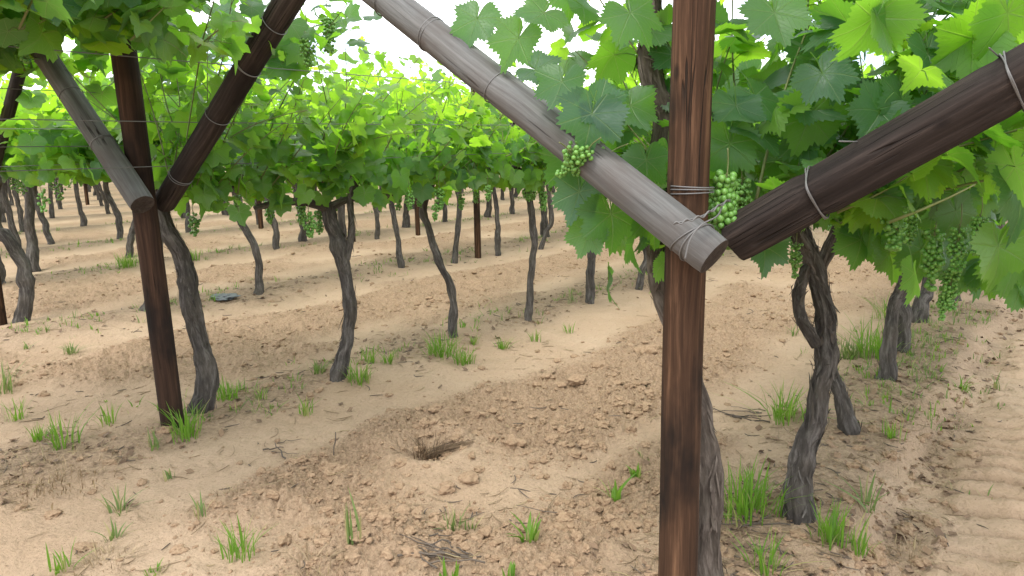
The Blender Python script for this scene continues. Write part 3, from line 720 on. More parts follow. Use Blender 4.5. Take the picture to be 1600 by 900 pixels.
heroR1 = hero_leaves([
    (1365, 28, 1.62, (.1, -.5, .9), (-.15, 1.), .115, .35), (1370, 25, 1.60, (.5, .1, .9), (.9, .45), .10, .2), (1450, 85, 1.85, (.1, .3, .9), (.1, 1.), .10, .05), (1520, 60, 1.8, (-.1, -.4, .9), (-.6, .5), .125, .45), (1575, 20, 1.75, (.1, -.5, .9), (.4, .9), .13, .6),
    (1265, 180, 1.95, (0, -.3, .9), (-.2, 1.), .115, .4), (1375, 175, 1.85, (.2, .4, .8), (-.5, .7), .10, 0.), (1285, 115, 1.8, (-.4, .3, .8), (.5, .9), .085, 0.), (1210, 20, 1.75, (-.2, .3, .9), (.2, 1.), .105, .05),
    (1400, 330, 2.25, (.1, .2, .9), (.1, 1.), .10, 0.), (1470, 300, 2.05, (.2, .3, .8), (.2, 1.), .11, 0.), (1545, 235, 1.85, (.2, .5, .8), (.3, .9), .10, 0.), (1560, 385, 1.75, (.2, .0, .9), (.2, 1.), .12, .35), (1590, 290, 1.7, (.1, .4, .9), (.1, 1.), .11, .1),
    (1360, 345, 2.3, (-.2, .3, .9), (-.1, 1.), .11, 0.), (1500, 395, 2.1, (.1, .3, .9), (.1, 1.), .11, 0.), (1440, 390, 2.2, (0, .3, .9), (-.2, 1.), .11, 0.), (1585, 395, 1.85, (.2, .2, .9), (-.2, 1.), .11, .3), (1545, 415, 2.0, (-.2, .2, .9), (.1, 1.), .09, 0.), (1598, 440, 1.95, (.3, .3, .9), (.3, 1.), .10, .1), (1500, 410, 2.15, (.1, .1, .9), (-.2, 1.), .09, 0.), (1345, 375, 2.3, (.1, .2, .9), (-.2, 1.), .09, 0.), (1390, 395, 2.3, (-.1, .3, .9), (.2, 1.), .09, 0.)])
R0 = vine('vine whose shaggy trunk winds behind the nearest post, green bunches in its leaves', 0, (1106, 925), [(1110, 780), (1103, 680), (1080, 600), (1048, 500), (1030, 420), (1030, 300), (1036, 190), (1014, 90), (1018, 30), (1012, -60)],
    [.053, .040, .034, .034, .035, .035, .036, .038, .040, .036, .034], dict(fullR, u0=dP0 + .10, u1=dP0 + .75, curtain=((44, .56), (10, .6)), nsh=32, fruit=50, size=(.055, .105), roof=(110, -.7, .5, 1.5, 2.3)), 'hi', 101, G0, nb=0, M=40, step=.008, cut=cut0, hero=heroR0, sh=320, bark=BARKB,
    dd=[.0, .02, .04, .05, .06, .04, .02, .0, -.02, -.04])
hang_bunch(BUNCH_BIG, R0, at(1136, 262, 1.90), 1.0, .3)
hang_bunch(BUNCH_HI[1], R0, at(1160, 268, 2.02), 1.0, 1.3)
hang_bunch(BUNCH_HI[1], R0, at(885, 232, 1.83), .95, 1.0, (.1, -1.25)); hang_bunch(BUNCH_HI[3], R0, at(925, 228, 1.83), .75, 2.0, (.2, -1.0)); hang_bunch(BUNCH_HI[1], R0, at(960, 236, 1.88), .8, 3.0, (-.2, -1.1))
hang_bunch(BUNCH_HI[0], R0, at(1120, 290, 2.05), .9, 4.)
R1 = vine('twin-stemmed twisted vine standing right of the nearest post, with a loop in its trunk', 0, (1247, 806), [(1253, 730), (1277, 630), (1290, 560), (1287, 480), (1272, 410), (1243, 350)],
    [.062, .042, .040, .042, .036, .036, .036, .034], dict(fullR, u0=2.05, u1=3.0, curtain=((0, .5), (58, .80)), nsh=28, fruit=50, roof=(90, -.4, 1.0, 1.6, 2.4)), 'hi', 102, G0, nb=0, M=40, step=.008, cut=cutR1, hero=heroR1, sh=280,
    branches=[([(1278, 540), (1256, 500), (1250, 465), (1257, 430), (1272, 405)], [.020, .020, .019, .018, .02])])
for x, y, dpt, k, sc in ((1405, 292, 1.92, 1, 1.35), (1388, 262, 1.98, 3, .9), (1500, 345, 1.9, 1, 1.1), (1462, 350, 1.95, 3, 1.15), (1532, 330, 1.85, 1, .9), (1488, 415, 1.98, 1, 1.0), (1478, 440, 2.0, 3, .7), (1425, 335, 2.0, 0, .8), (1245, 375, 2.35, 3, .8), (1335, 320, 2.1, 1, .6)): hang_bunch(BUNCH_HI[k], R1, at(x, y, dpt), sc * .8, x)
vine('leaning vine stem standing close behind the looped twin-stemmed vine', 0, (1325, 672), [(1312, 620), (1298, 575), (1290, 500), (1282, 430)], [.05, .036, .034, .032, .03, .03], dict(fullR, u0=3.0, u1=3.9, curtain=((0, 0), (40, .8)), hang=.02, fruit=60), 'hi', 103, G0, nb=3, M=32, step=.012, sh=130)
vine('dark vine trunk on the grassy strip right of the looped vine', 0, (1383, 592), [(1386, 540), (1400, 480), (1412, 440)], [.06, .04, .037, .036], dict(fullR, u0=3.9, u1=4.8, curtain=((0, 0), (30, .8))), 'mid', 104, G0, nb=5, sh=60)
vine('straight dark vine trunk half hidden behind another on the grassy strip', 0, (1408, 548), [(1413, 500), (1410, 450)], [.06, .045, .04], dict(fullR, u0=4.8, u1=5.7, curtain=((0, 0), (24, .8))), 'mid', 105, G0, nb=4)
vine('farthest grey vine trunk showing under the hanging leaves at right', 0, (1436, 500), [(1442, 470), (1450, 440)], [.075, .055, .05], dict(fullR, u0=5.7, u1=6.6, curtain=((0, 0), (20, .8))), 'mid', 106, G0, nb=3)

# ---- second row
G1 = 'vines of the second row'
dP1 = float(qb @ D)
cut1 = lambda p: ~((p @ D > dP1 - 2.5) & (p @ D < dP1 + .16) & (p[:, 2] < 1.76 + .25 * np.exp(-((p @ N - NROW + GAP) / .55) ** 2))) & ~((p @ D < dP1 + .13) & (p @ D > dP1 - .4) & (np.abs(p @ N - NROW + GAP) < .12) & (p[:, 2] < 1.98))
row1 = dict(nsh=34, reach=(.9, .85), zmax=1.86, fruit=110, young=.36, size=(.048, .096), zc=1.20, hang=.10, elev=(30, 66), tips=.55, node=.058)
vine('shaggy grey vine trunk curving beside the left post', 1, (312, 640), [(322, 590), (303, 500), (288, 420), (264, 362), (243, 310)], [.072, .056, .055, .054, .05, .046, .042], dict(row1, u0=dP1 - .1, u1=dP1 + .75, reach=(1.2, 1.1), zmax=2.3, nsh=28, fruit=36, youth=.5, roof=(150, -.9, 1.1, 1.80, 2.25)), 'mid', 201, G1, nb=4, M=36, step=.012, sh=240, cut=cut1)
V202 = vine('overhanging leafy vine at top left whose trunk is out of the picture', 1, (-75, 762), [(-75, 680), (-82, 560), (-75, 430)], [.06, .05, .045, .045], dict(row1, u0=dP1 - 1.5, u1=dP1 - .05, reach=(1.35, 1.4), zmax=2.4, nsh=130, fruit=0, size=(.085, .13), youth=.25, roof=(600, -1.15, 1.15, 1.84, 2.5)), 'mid', 202, G1, nb=0, cordon=False, cut=cut1)
vine('forked vine trunk in the middle left with a thin side stem', 1, (530, 591), [(541, 540), (546, 480), (540, 420), (526, 370), (512, 325)], [.058, .046, .047, .048, .050, .05, .048], dict(row1, u0=2.45, u1=3.45, reach=(.95, .85)), 'mid', 203, G1, nb=7, M=28, sh=120, branches=[([(541, 405), (549, 375), (549, 345), (546, 310), (560, 280)], [.022, .020, .018, .016, .016])])
vine('slim dark vine leaning left above a bright green grass tuft', 1, (710, 526), [(708, 470), (700, 440), (684, 400), (671, 360), (662, 325)], [.040, .030, .031, .031, .031, .031, .03], dict(row1, u0=3.45, u1=4.45), 'mid', 204, G1, nb=7)
vine('slim straight dark vine trunk standing in front of open soil right of the middle', 1, (827, 500), [(828, 440), (835, 385), (830, 335)], [.038, .031, .032, .032, .03], dict(row1, u0=4.45, u1=5.2), 'mid', 205, G1, nb=5)
vine('vine trunk under the dark leaves just left of the nearest post', 1, (922, 474), [(923, 430), (925, 385)], [.052, .042, .042, .04], dict(row1, u0=5.2, u1=6.1), 'mid', 206, G1, nb=4)
vine('short leaning vine trunk seen in a gap beside the nearest post', 1, (998, 452), [(1004, 425), (1010, 390)], [.045, .038, .036, .036], dict(row1, u0=6.1, u1=7.0), 'mid', 207, G1, nb=3)

for x, y, dpt, k in ((478, 40, 3.3, 1), (512, 20, 3.4, 1), (30, 20, 3.4, 3)): hang_bunch(BUNCH_HI[k], V202, at(x, y, dpt), 1.15, x)

# ---- rows further back: a few kinds of crown, copied
def crown_protos(n, lod, **kw):
    out = []
    for k in range(n):
        rg = np.random.default_rng(500 + k + (0 if lod == 'low' else 50))
        (pos, nr, tp, sz, ti, nd), canes = canopy(rg, -.52, .52, **kw)
        out.append(leaf_mesh('vine_foliage', pos @ _ROT, nr @ _ROT, tp @ _ROT, sz, ti, lod))
    return out
CROWN_LOW = crown_protos(6, 'low', nsh=34, reach=(.95, .95), zmax=2.05, fruit=150, young=.38, zc=1.25, hang=.09, elev=(32, 68), tips=.5, node=.058, steep=.35)
CROWN_FAR = crown_protos(5, 'far', nsh=26, reach=(.95, .95), zmax=2.08, fruit=110, young=.38, zc=1.25, hang=.09, elev=(32, 68), tips=.5, node=.075, size=(.09, .14), steep=.35)
def back_vine(label, row, base, P, rad, group, crown, M=12, step=.03, seed=0, nb=3):
    base = np.asarray(base, float); rg = np.random.default_rng(900 + seed); t = thing('grape_vine', base, label, 'grape vine', group); mb = MB()
    top = np.asarray(P[-1]); head = rc(float(top @ D), NROW - GAP * row, 1.14); hd2 = top * .8 + head * .2; hd2[2] = 1.24
    P = [base - Z * .05, base + Z * .01] + list(P) + [hd2]; rad = [.9 * x for x in [rad[0] * 1.25] + list(rad)]; rad += [rad[-1] * .95] * (len(P) - len(rad))
    trunk_geo(mb, P, rad[:len(P)], M, step, seed * .37 % 11, off=base); obj('trunk', mb.mesh('vine_trunk', BARK), t)
    o = obj('foliage', crown, t, (head + D * (.5 if seed == 0 else 0)) * [1, 1, 0] - base * [1, 1, 0] + Z * (gz(base[0], base[1]) - base[2])); o.rotation_euler = (0, 0, math.pi * int(rg.integers(2))); o.scale = (1.04,) * 3
    for k in range(nb):
        hang_bunch(BUNCH_FAR[k % 2], t, head + D * rg.uniform(-.45, .45) + N * rg.uniform(-.3, .35) + Z * rg.uniform(.0, .10), rg.uniform(.9, 1.3), rg.uniform(0, 6))
    return t
G2 = 'vines of the third row'; G3 = 'vines of the fourth row'
LIST2 = [   # label, row, base pixel, pixels up the trunk, radii
    ('thick grey vine with a bulging foot at the left edge of the photo', 2, (35, 503), [(42, 450), (36, 415), (12, 375), (-8, 345)], [.075, .058, .055, .055, .05]),
    ('vine with its stumpy foot showing just left of the left post', 2, (234, 483), [(238, 450), (246, 400), (250, 350)], [.075, .05, .045, .045]),
    ('thin dark vine leaning left, right of the left post', 2, (403, 458), [(405, 420), (395, 380), (373, 335)], [.05, .036, .034, .034]),
    ('slim dark vine between the forked vine and the leaning one', 2, (626, 418), [(622, 370), (612, 320)], [.042, .033, .033]),
    ('slim vine just left of the orange-brown post in the third row', 2, (710, 411), [(715, 370), (717, 315)], [.042, .034, .034]),
    ('thin vine just right of the orange-brown post', 2, (778, 399), [(778, 360), (775, 320)], [.042, .034, .033]),
    ('thin grey vine leaning right behind the straight dark trunk', 2, (845, 389), [(852, 365), (862, 335)], [.04, .034, .034]),
    ('straight dark vine trunk near the left edge, behind the bulging grey one', 3, (54, 424), [(48, 370), (44, 300), (42, 275)], [.075, .058, .055, .05]),
    ('vine rising from a bright grass tuft left of the left post', 3, (202, 402), [(206, 365), (215, 330)], [.05, .045, .045]),
    ('small straight vine trunk framed between the left post and its grey vine neighbour', 3, (295, 363), [(293, 330), (292, 300)], [.05, .042, .04]),
    ('slim vine leaning left, well behind the leaning thin dark one', 3, (433, 389), [(430, 355), (414, 305)], [.05, .04, .04]),
    ('distant vine right of the forked trunk and its dark post', 3, (590, 373), [(589, 345), (586, 320)], [.045, .038, .038]),
    ('curved pale vine leaning left in the fourth row at left', 3, (187, 373), [(184, 335), (166, 298)], [.055, .05, .05]),
    ('leaning slim vine at far left in the fourth row', 4, (80, 381), [(70, 350), (54, 300)], [.06, .05, .05]),
]
used = {2: [float(p2 @ D) - .55, float(p2 @ D) - 1.2], 3: [], 4: []}
for i, (lb, row, bp, pts, rad) in enumerate(LIST2):
    base = on_ground(*bp); dp = depth_of(base); P = px_path(pts, dp); row = int(round((NROW - float(base @ N)) / GAP)); used.setdefault(row, []).append(float(P[-1] @ D))
    back_vine(lb, row, base, P, rad, G2 if row == 2 else G3 if row == 3 else 'vines of the rows far back', CROWN_LOW[i % 6], seed=i, nb=4)
# the others, from a few trunks of different bends
def proto_trunk(k):
    rg = np.random.default_rng(700 + k); l = rg.normal(0, .13, 2); P = [np.array([0, 0, -.05]), np.zeros(3) + Z * .01, D * l[0] * .3 + N * l[1] * .3 + Z * .3, D * (l[0] + rg.normal(0, .05)) + N * l[1] * .8 + Z * .7, D * l[0] * 1.2 + N * l[1] * .3 + Z * 1.25]
    mb = MB(); r = rg.uniform(.034, .05); trunk_geo(mb, P, [r * 1.7, r * 1.4, r, r, r * .95], 9, .05, k * .9); return mb.mesh('vine_trunk', BARK)
PT = [proto_trunk(k) for k in range(7)]
words = {2: 'third', 3: 'fourth'}
def seen(p): 
    v = p - CP; zc = v @ CF; return zc > 1 and abs(800 + FPX * (v @ CR) / zc - 800) < 930
first = None
rgv = np.random.default_rng(77)
for row in range(0, 15):
    far = row > 4
    lo, hi = (7.1, 17) if row == 0 else (7.2, 19) if row == 1 else (-2, 17) if row == 2 else (-3, 18) if row == 3 else (-6, 20 + row)
    step = 1.0 if row < 6 else 1.15
    for d in np.arange(lo, hi, step):
        d = d + rgv.normal(0, .1)
        if any(abs(d - q) < .62 for q in used.get(row, [])): continue
        b = rc(d, NROW - GAP * row + rgv.normal(0, .06)); b[2] = gz(b[0], b[1])
        if not seen(b + Z * 1.2): continue
        if row > 8 and d > 8 + .9 * (row - 8) * 1.3 + 8: continue
        lab = {0: 'leafy vine of the nearest row receding behind its hanging leaves at right', 1: 'vine of the second row far along it, hidden behind the nearest post and leaves', 2: 'plain upright vine of the third row, none of its neighbours any different', 3: 'plain upright vine of the fourth row'}.get(row, 'small distant vine in the rows far at the back' if row < 9 else 'tiny vine in the very last rows before the horizon')
        t = thing('grape_vine', b, lab, 'grape vine', {0: 'far vines of the nearest row', 1: 'far vines of the second row', 2: 'plain vines of the third row', 3: 'plain vines of the fourth row'}.get(row, 'vines of the rows far back' if row < 9 else 'vines of the last rows'))
        k = int(rgv.integers(7)); o = obj('trunk', PT[k], t); o.rotation_euler = (0, 0, rgv.uniform(-.5, .5) + math.pi * int(rgv.integers(2)))
        s = rgv.uniform(.97, 1.08)
        c = obj('foliage', (CROWN_LOW if row < 3 else CROWN_FAR)[int(rgv.integers(5))], t); c.rotation_euler = (0, 0, math.pi * int(rgv.integers(2))); c.scale = (1.05, 1.05, s)
        if row < 4:
            for q in range(3): hang_bunch(BUNCH_FAR[q % 2], t, b + D * rgv.uniform(-.45, .45) + N * rgv.uniform(-.3, .35) + Z * rgv.uniform(1.1, 1.22), rgv.uniform(.9, 1.2), rgv.uniform(0, 6))

# ------------------------------------------------------------------ grass
def blades(mb, rg, n, h, spread, lean=.5, width=.0045, c=np.zeros(3)):
    for _ in range(n):
        a = rg.uniform(0, 6.28); hh = h * rg.uniform(.5, 1.08); l = abs(rg.normal(lean * .6, lean * .5)); o = np.array([math.cos(a), math.sin(a), 0]); b = o * spread * rg.random() ** .6 + np.array([rg.normal(0, .2), rg.normal(0, .2), 0]) * spread
        t = np.linspace(0, 1, 6); o2 = np.array([math.cos(a + rg.normal(0, .7)), math.sin(a + rg.normal(0, .7)), 0]); P = b + np.outer(t ** 1.7 * hh * l, o2) + np.outer(hh * (t - .28 * l * t ** 2), Z)
        sd = np.cross(o2, Z); w = width * rg.uniform(.6, 1.2) * np.array([.7, 1, .95, .75, .45, .04])
        V = np.vstack([P + sd * w[:, None], P - sd * w[:, None] + Z * .0]) + c - Z * .004
        mb.add(V, [[k, k + 1, 7 + k, 6 + k] for k in range(5)])
TUFTS = [  # base x, y, height px, count, lean, material, label
    (100, 697, 58, 34, .5, 0, 'tallest bright grass tuft at the left, of the cluster near the dry mat'), (62, 688, 30, 24, .5, 0, 'short grass tuft just left of the tallest one at left'), (28, 655, 38, 22, .6, 0, 'fresh grass tuft near the left edge, above the short tuft'), (2, 612, 48, 30, .8, 1, 'dark grey-green weed clump cut by the left edge'),
    (168, 662, 38, 18, .7, 0, 'spreading light green tuft between the left cluster and the left post'), (294, 680, 52, 46, .8, 0, 'bushy green grass tuft at the foot of the left post'), (241, 700, 32, 10, .8, 1, 'wispy grey-green weed in front of the left post'), (354, 624, 34, 42, .9, 0, 'low wide grass tuft right of the shaggy grey trunk'), (407, 624, 24, 16, .7, 0, 'small tuft beside the low wide grass right of the shaggy trunk'),
    (562, 598, 36, 40, .6, 0, 'dense grass tuft at the foot of the forked vine'), (578, 566, 26, 24, .6, 0, 'grass tuft behind the forked vine foot, left of a pair'), (606, 568, 26, 20, .5, 0, 'grass tuft behind the forked vine foot, right of a pair'), (479, 648, 32, 16, .4, 0, 'lone narrow grass tuft in the sand left of the forked vine foot'), (497, 582, 22, 30, 1., 1, 'faded low weed patch left of the forked vine foot'),
    (692, 556, 40, 70, .6, 0, 'dense bright tuft at the foot of the slim leaning vine'), (727, 568, 28, 50, .7, 0, 'wide bright tuft just right of the slim leaning vine'), (740, 538, 20, 14, .4, 0, 'narrow small tuft right behind the slim leaning vine foot'), (786, 546, 22, 24, .8, 0, 'small round tuft on the strip between the slim leaning and straight vines'), (837, 534, 22, 14, .4, 0, 'little upright tuft below the straight slim vine'), (888, 520, 20, 10, .5, 0, 'faint small tuft right of the straight slim vine'),
    (374, 872, 62, 26, .7, 0, 'grass tuft standing alone in the sand low at the left'), (98, 892, 42, 16, .5, 0, 'yellowish small tuft at the bottom left corner'), (188, 800, 42, 14, .9, 1, 'pale wispy weed in the sand at lower left'), (315, 808, 40, 7, .4, 1, 'thin-bladed weed above the alone standing tuft'), (176, 842, 30, 9, 1., 1, 'sparse sprawling weed above the yellowish corner tuft'), (240, 897, 20, 16, .6, 0, 'low grass at the bottom edge right of the yellowish corner tuft'),
    (558, 852, 78, 7, .3, 1, 'few very tall thin blades near the two round clods'), (706, 828, 40, 18, .8, 1, 'spread-out weed right of the two round clods'), (826, 848, 48, 9, .6, 0, 'broad-leaved seedling low in the middle'), (961, 784, 40, 8, .7, 0, 'small maize-like seedling left of the nearest post'), (995, 748, 26, 8, .6, 0, 'tiny seedling close left of the nearest post, above the maize-like one'),
    (1160, 805, 80, 85, .75, 0, 'large lush grass tuft right of the nearest post'), (1197, 892, 62, 30, .6, 0, 'grass tuft at the bottom edge below the large lush one'), (1224, 655, 58, 60, 1., 0, 'broad grass clump behind the looped vine at left'), (1300, 848, 62, 42, .45, 0, 'upright bright tuft right of the looped vine foot'), (1343, 862, 44, 24, .45, 0, 'smaller tuft just right of the upright bright one'), (1394, 687, 42, 18, .3, 0, 'narrow tuft on the crumbly edge of the wheel track'), (1356, 797, 46, 10, 1., 1, 'grey twiggy weed on the edge of the wheel track'),
    (1503, 611, 22, 18, 1.2, 0, 'flat little tuft in the wheel track'), (1556, 608, 32, 5, .5, 1, 'thin stemmed weed in the wheel track at right'), (200, 417, 24, 90, .6, 0, 'bright far tuft around a vine foot left of the left post'), (302, 407, 20, 40, .4, 0, 'bright far tuft between the left post and the thin dark leaning vine'), (1366, 556, 62, 80, .8, 0, 'tall grass between the looped vine and the dark trunk'), (1395, 500, 44, 70, .8, 0, 'long grass behind the dark trunk on the grassy strip'),
    (112, 552, 18, 34, 1.2, 1, 'flat grey-green weed patch on tilled soil at left'), (42, 545, 16, 14, .9, 1, 'small faded weed on the sand strip near the left edge'), (268, 748, 18, 8, .6, 1, 'tiny sprout below the left post'), (703, 905, 40, 7, .3, 0, 'green sprout cut by the bottom edge in the middle'), (796, 905, 30, 5, .4, 0, 'lone blade sprout at the bottom edge right of the middle'), (1330, 560, 40, 60, 1., 1, 'soft grey-green grass left of the dark trunk'), (1240, 525, 22, 14, .7, 1, 'faint weed on the sand left of the looped vine'), (735, 828, 20, 8, .8, 1, 'fine small weed right of the spread-out weed')]
for x, y, hp, n, lean, mt, lb in TUFTS:
    b = on_ground(x, y); dp = depth_of(b); h = hp / FPX * dp; rg = np.random.default_rng(int(x * 7 + y)); mb = MB()
    blades(mb, rg, int(n * 1.4), h * 1.12, min(.13, .012 + h * .34 * (n / 40) ** .5), lean, .0033 if n > 12 else .009 if mt == 0 and n < 10 else .0045)
    tag(obj('grass_tuft', mb.mesh('grass_tuft', SAGE if mt else GRASS, True), None, b), lb, 'grass tuft', 'grass tufts and weeds on the soil')
# thin sparse weeds along the planted strips
rg = np.random.default_rng(55); mb = MB(); mb2 = MB()
for k in range(5200):
    row = int(rg.integers(0, 6)); d = rg.uniform(.8, 18) if row else rg.uniform(2.6, 9); n = NROW - GAP * row + rg.normal(0, .22); p = rc(d, n)
    if not seen(p) or perlin(np.array([[p[0] * 1.1, p[1] * 1.1, 5.]]))[0] < (.05 if row else -.1): continue
    p[2] = gz(p[0], p[1]); f = rg.random() < .45
    blades(mb if f else mb2, rg, int(rg.integers(2, 6)), rg.uniform(.03, .10), .03, 1., .003 + .0004 * row, p)
tag(obj('low_grass', mb.mesh('low_grass', GRASS)), 'sparse green grass along the planted strips', 'grass', kind='stuff')
tag(obj('low_weeds', mb2.mesh('low_weeds', SAGE)), 'sparse grey-green weeds along the planted strips', 'weeds', kind='stuff')

# ------------------------------------------------------------------ clods, straw, twigs
rg = np.random.default_rng(91); mb = MB(); cand = []
m = 160000; ang = rg.uniform(math.radians(-42), math.radians(42), m); rr = 1.7 * (14 / 1.7) ** rg.random(m); xy = np.c_[np.sin(ang) * rr, np.cos(ang) * rr]
h, til, lit = soil(xy); nn = xy @ N[:2]
edge = np.exp(-((nn - NROW - .32) / .12) ** 2) * .6
clump = sst(-.25, .45, fbm(np.c_[xy * 2.1, np.zeros(m)] + 8, 2))
keep = rg.random(m) < np.maximum(til * (.12 + .5 * clump), np.maximum(edge * .3, lit * .06)) + .012
idx = np.where(keep)[0]
sizes = .0030 * (1 - rg.random(len(idx))) ** -.56; sizes = np.minimum(sizes, .023) * (.85 + .3 * rg.random(len(idx)))
LV = [[lump(1, s, 10 + k + 40 * s, .62, .62) for k in range(10)] for s in (0, 1, 2)]
print('crumbs', len(idx)); idx = idx[:30000]; sizes = sizes[:30000]
for i, s in zip(idx, sizes):
    r = rr[i]; lod = 2 if s / r > .006 else 1 if s / r > .0022 else 0
    V, F = LV[lod][int(rg.integers(10))]; a = rg.uniform(0, 6.28); ca, sa = math.cos(a), math.sin(a)
    X = np.stack([V[:, 0] * ca - V[:, 1] * sa, V[:, 0] * sa + V[:, 1] * ca, V[:, 2]], 1) * s * rg.uniform(.75, 1.3, 3)
    mb.add(X + [xy[i, 0], xy[i, 1], h[i] + s * .06], t=F)
tag(obj('soil_crumbs', mb.mesh('soil_crumbs', CLOD, False)), 'crumbled clods of tilled sandy soil', 'clods', kind='stuff')
for k, (x, y, w, lb) in enumerate([(603, 812, 28, 'rounded brown clod, left of a pair low in the middle'), (630, 803, 24, 'rounded brown clod, right of a pair low in the middle'), (1013, 553, 34, 'large flat clod near the nearest post at mid height'), (855, 592, 22, 'pale clod at the top edge of the tilled strip'), (803, 694, 30, 'broken clod right of the dry grass hole'),
    (733, 752, 30, 'angular clod below the dry grass hole'), (700, 764, 24, 'small clod left of the angular one below the hole'), (938, 575, 26, 'flat pale clod left of the large one near the nearest post'), (520, 735, 26, 'crumbly clod on the left edge of the tilled strip'), (680, 642, 20, 'clod just behind the dry grass hole'), (900, 600, 24, 'dark clod between the pale and the flat ones')]):
    b = on_ground(x, y); r = w / 2 / FPX * depth_of(b); V, F = lump(r, 3, 60 + k * 1.7, .60, .5)
    tag(obj('soil_clod', mesh('soil_clod', V + Z * r * .18, F, CLOD), None, b), lb, 'soil clod', 'larger clods on the tilled soil')
# straw and twigs strewn about
def strew(mb, rg, p, L, r, flat=.15, M=3):
    a = rg.uniform(0, 6.28); o = np.array([math.cos(a), math.sin(a), rg.normal(0, flat)]); b = np.array([-o[1], o[0], 0])
    t = np.linspace(-.5, .5, 5); P = np.outer(t * L, o) + np.outer((t * t - .1) * L * rg.normal(0, .5), b) + p; P[:, 2] = np.maximum(P[:, 2], p[2] - .002)
    mb.add(*tube(P, r * np.array([.8, 1, 1, .9, .5]), M, False))
ms, mt_ = MB(), MB(); m = 26000
ang = rg.uniform(math.radians(-42), math.radians(42), m); rr = 1.7 * (11 / 1.7) ** rg.random(m); xy = np.c_[np.sin(ang) * rr, np.cos(ang) * rr]; h, til, lit = soil(xy)
pat = sst(.0, .5, fbm(np.c_[xy * 1.3, np.zeros(m)] + 3, 2)); nn = xy @ N[:2]
lane_e = np.exp(-((nn - NROW - .34) / .13) ** 2)
pr = np.maximum(lit * .30, np.maximum(.14 * pat * (nn < NROW - .3), lane_e * .16)) + .006
for i in np.where(rg.random(m) < pr)[0]:
    if rg.random() < .72: strew(ms, rg, np.array([*xy[i], h[i] + .004]), rg.uniform(.03, .13), .0016 + .00015 * rr[i])
    else: strew(mt_, rg, np.array([*xy[i], h[i] + .004]), rg.uniform(.015, .10), .0020 + .00015 * rr[i], M=4)
tag(obj('straw_litter', ms.mesh('straw_litter', STRAW)), 'dry straw scattered over the soil', 'straw', kind='stuff')
tag(obj('twig_litter', mt_.mesh('twig_litter', TWIG)), 'dead twigs and bark bits scattered over the soil', 'twigs', kind='stuff')

ml = MB()
pl = np.maximum(lit * .22, lane_e * .30) + .004
for i in np.where(rg.random(m) < pl)[0]:
    a = rg.uniform(0, 6.28); w = rg.uniform(.006, .017) + .0006 * rr[i]; u = np.array([math.cos(a), math.sin(a), rg.normal(0, .35)]); v = np.array([-math.sin(a), math.cos(a), rg.normal(0, .35)]); c = np.array([*xy[i], h[i] + .006])
    ml.add([c - u * w - v * w * .5, c - v * w * .8 + Z * .4 * w, c + u * w * .9 - v * w * .3, c + u * w + v * w * .6 + Z * .5 * w, c + v * w * .9, c - u * w * .8 + v * w * .5 + Z * .3 * w], t=[[0, 1, 4], [1, 2, 3], [1, 3, 4], [0, 4, 5]])
tag(obj('dry_leaves', ml.mesh('dry_leaves', DRYLEAF, False)), 'small dry leaf scraps lying on the soil', 'dry leaves', kind='stuff')
def dry_clump(px, wpx, hpx, n, lb, lean=1.2, mat=STRAW, dirv=None):
    b = on_ground(*px); dp = depth_of(b); mb = MB(); rg = np.random.default_rng(int(px[0])); blades(mb, rg, n, hpx / FPX * dp, wpx / 2 / FPX * dp, lean, .0018)
    if dirv is not None:
        for k in range(60):
            e = b + (rg.normal(0, .02, 3) * [1, 1, .3]); q = e + (CR * dirv[0] - D * 0 + Z * dirv[1]) * rg.uniform(.5, 1.1) * dirv[2] + rg.normal(0, .012, 3)
            mb.add(*tube(np.array([e, (e + q) / 2 + Z * .012, q]) - b, .0013, 3, False))
    return tag(obj('dry_grass_clump', mb.mesh('dry_grass_clump', mat), None, b - Z * .01), lb, 'dry grass', 'dry grass clumps')
dry_clump((665, 714), 84, 46, 300, 'dry brown grass clump lying in a hollow in the tilled strip', 1.9, BRUSH, dirv=(.8, .3, .26))
dry_clump((1420, 870), 70, 34, 70, 'heap of dry stalks at lower right beside the wheel track', 1.6)
dry_clump((75, 742), 190, 26, 520, 'mat of dead grass in front of the left grass cluster', 1.8)
dry_clump((365, 770), 60, 20, 60, 'little dry patch under the thin-bladed weed', 1.8)
dry_clump((160, 880), 100, 24, 200, 'dry tangle near the bottom left corner', 1.8)
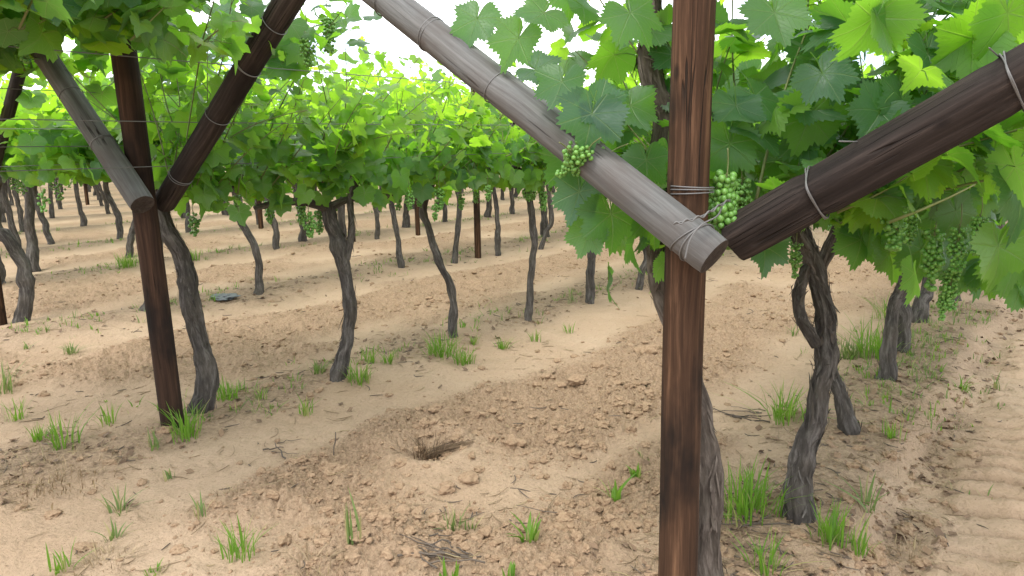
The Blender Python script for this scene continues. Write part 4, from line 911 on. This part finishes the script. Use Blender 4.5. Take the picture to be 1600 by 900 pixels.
dry_clump((490, 880), 70, 30, 70, 'brown straw clump at the bottom edge left of the middle', 1.6)
dry_clump((255, 575), 60, 16, 50, 'straw bits behind the left post', 1.8)
def twig_pile(px, lb, L, n, seed):
    b = on_ground(*px); rg = np.random.default_rng(seed); mb = MB()
    for k in range(n):
        a = rg.uniform(-.5, .5) + rg.choice([0, 2.6]); o = np.array([math.cos(a), math.sin(a), rg.normal(.06, .08)]); p = rg.normal(0, .05, 3) * [1, 1, .1] + Z * .012; l = L * rg.uniform(.4, 1.1); t = np.linspace(-.5, .5, 6)
        P = p + np.outer(t * l, o) + np.stack([perlin(np.c_[t * 4, t * 0 + k, t * 0 + j]) for j in range(3)], 1) * .018; P[:, 2] = np.maximum(P[:, 2], .004)
        mb.add(*tube(P, np.linspace(.0042, .0018, 6) * rg.uniform(.6, 1.1), 5))
    return tag(obj('twig_pile', mb.mesh('twig_pile', TWIG), None, b), lb, 'twigs', 'small piles of pruned twigs')
twig_pile((690, 866), 'loose pile of dark prunings at the bottom in the middle', .22, 16, 1)
twig_pile((1165, 655), 'dark pruned canes lying right of the nearest post', .26, 9, 2)
twig_pile((1165, 820), 'few dark twigs at the foot of the lush grass tuft', .2, 6, 3)
twig_pile((850, 790), 'single pale cane lying on the sand left of the nearest post', .30, 1, 4)
twig_pile((440, 700), 'few bent twigs on the smooth sand left of the tilled strip', .16, 4, 5)
b = on_ground(521, 712); mb = MB(); mb.add(*tube(catmull([(0, 0, -.02), (.004, 0, .04), (.012, .004, .07), (.016, .002, .115)], 5), .0028, 5)); mb.add(*tube(np.array([(.012, .004, .07), (.03, .01, .085)]), .0016, 4))
tag(obj('upright_twig', mb.mesh('upright_twig', TWIG), None, b), 'single twig stuck upright at the edge of the tilled strip', 'twig')
b = on_ground(349, 466); V, F = lump(.1, 3, 5.5, .16, .8)
tag(obj('plastic_scrap', mesh('plastic_scrap', V + Z * .012, F, SCRAP, False), None, b), 'crumpled dark scrap lying on the soil right of the shaggy grey vine', 'scrap')
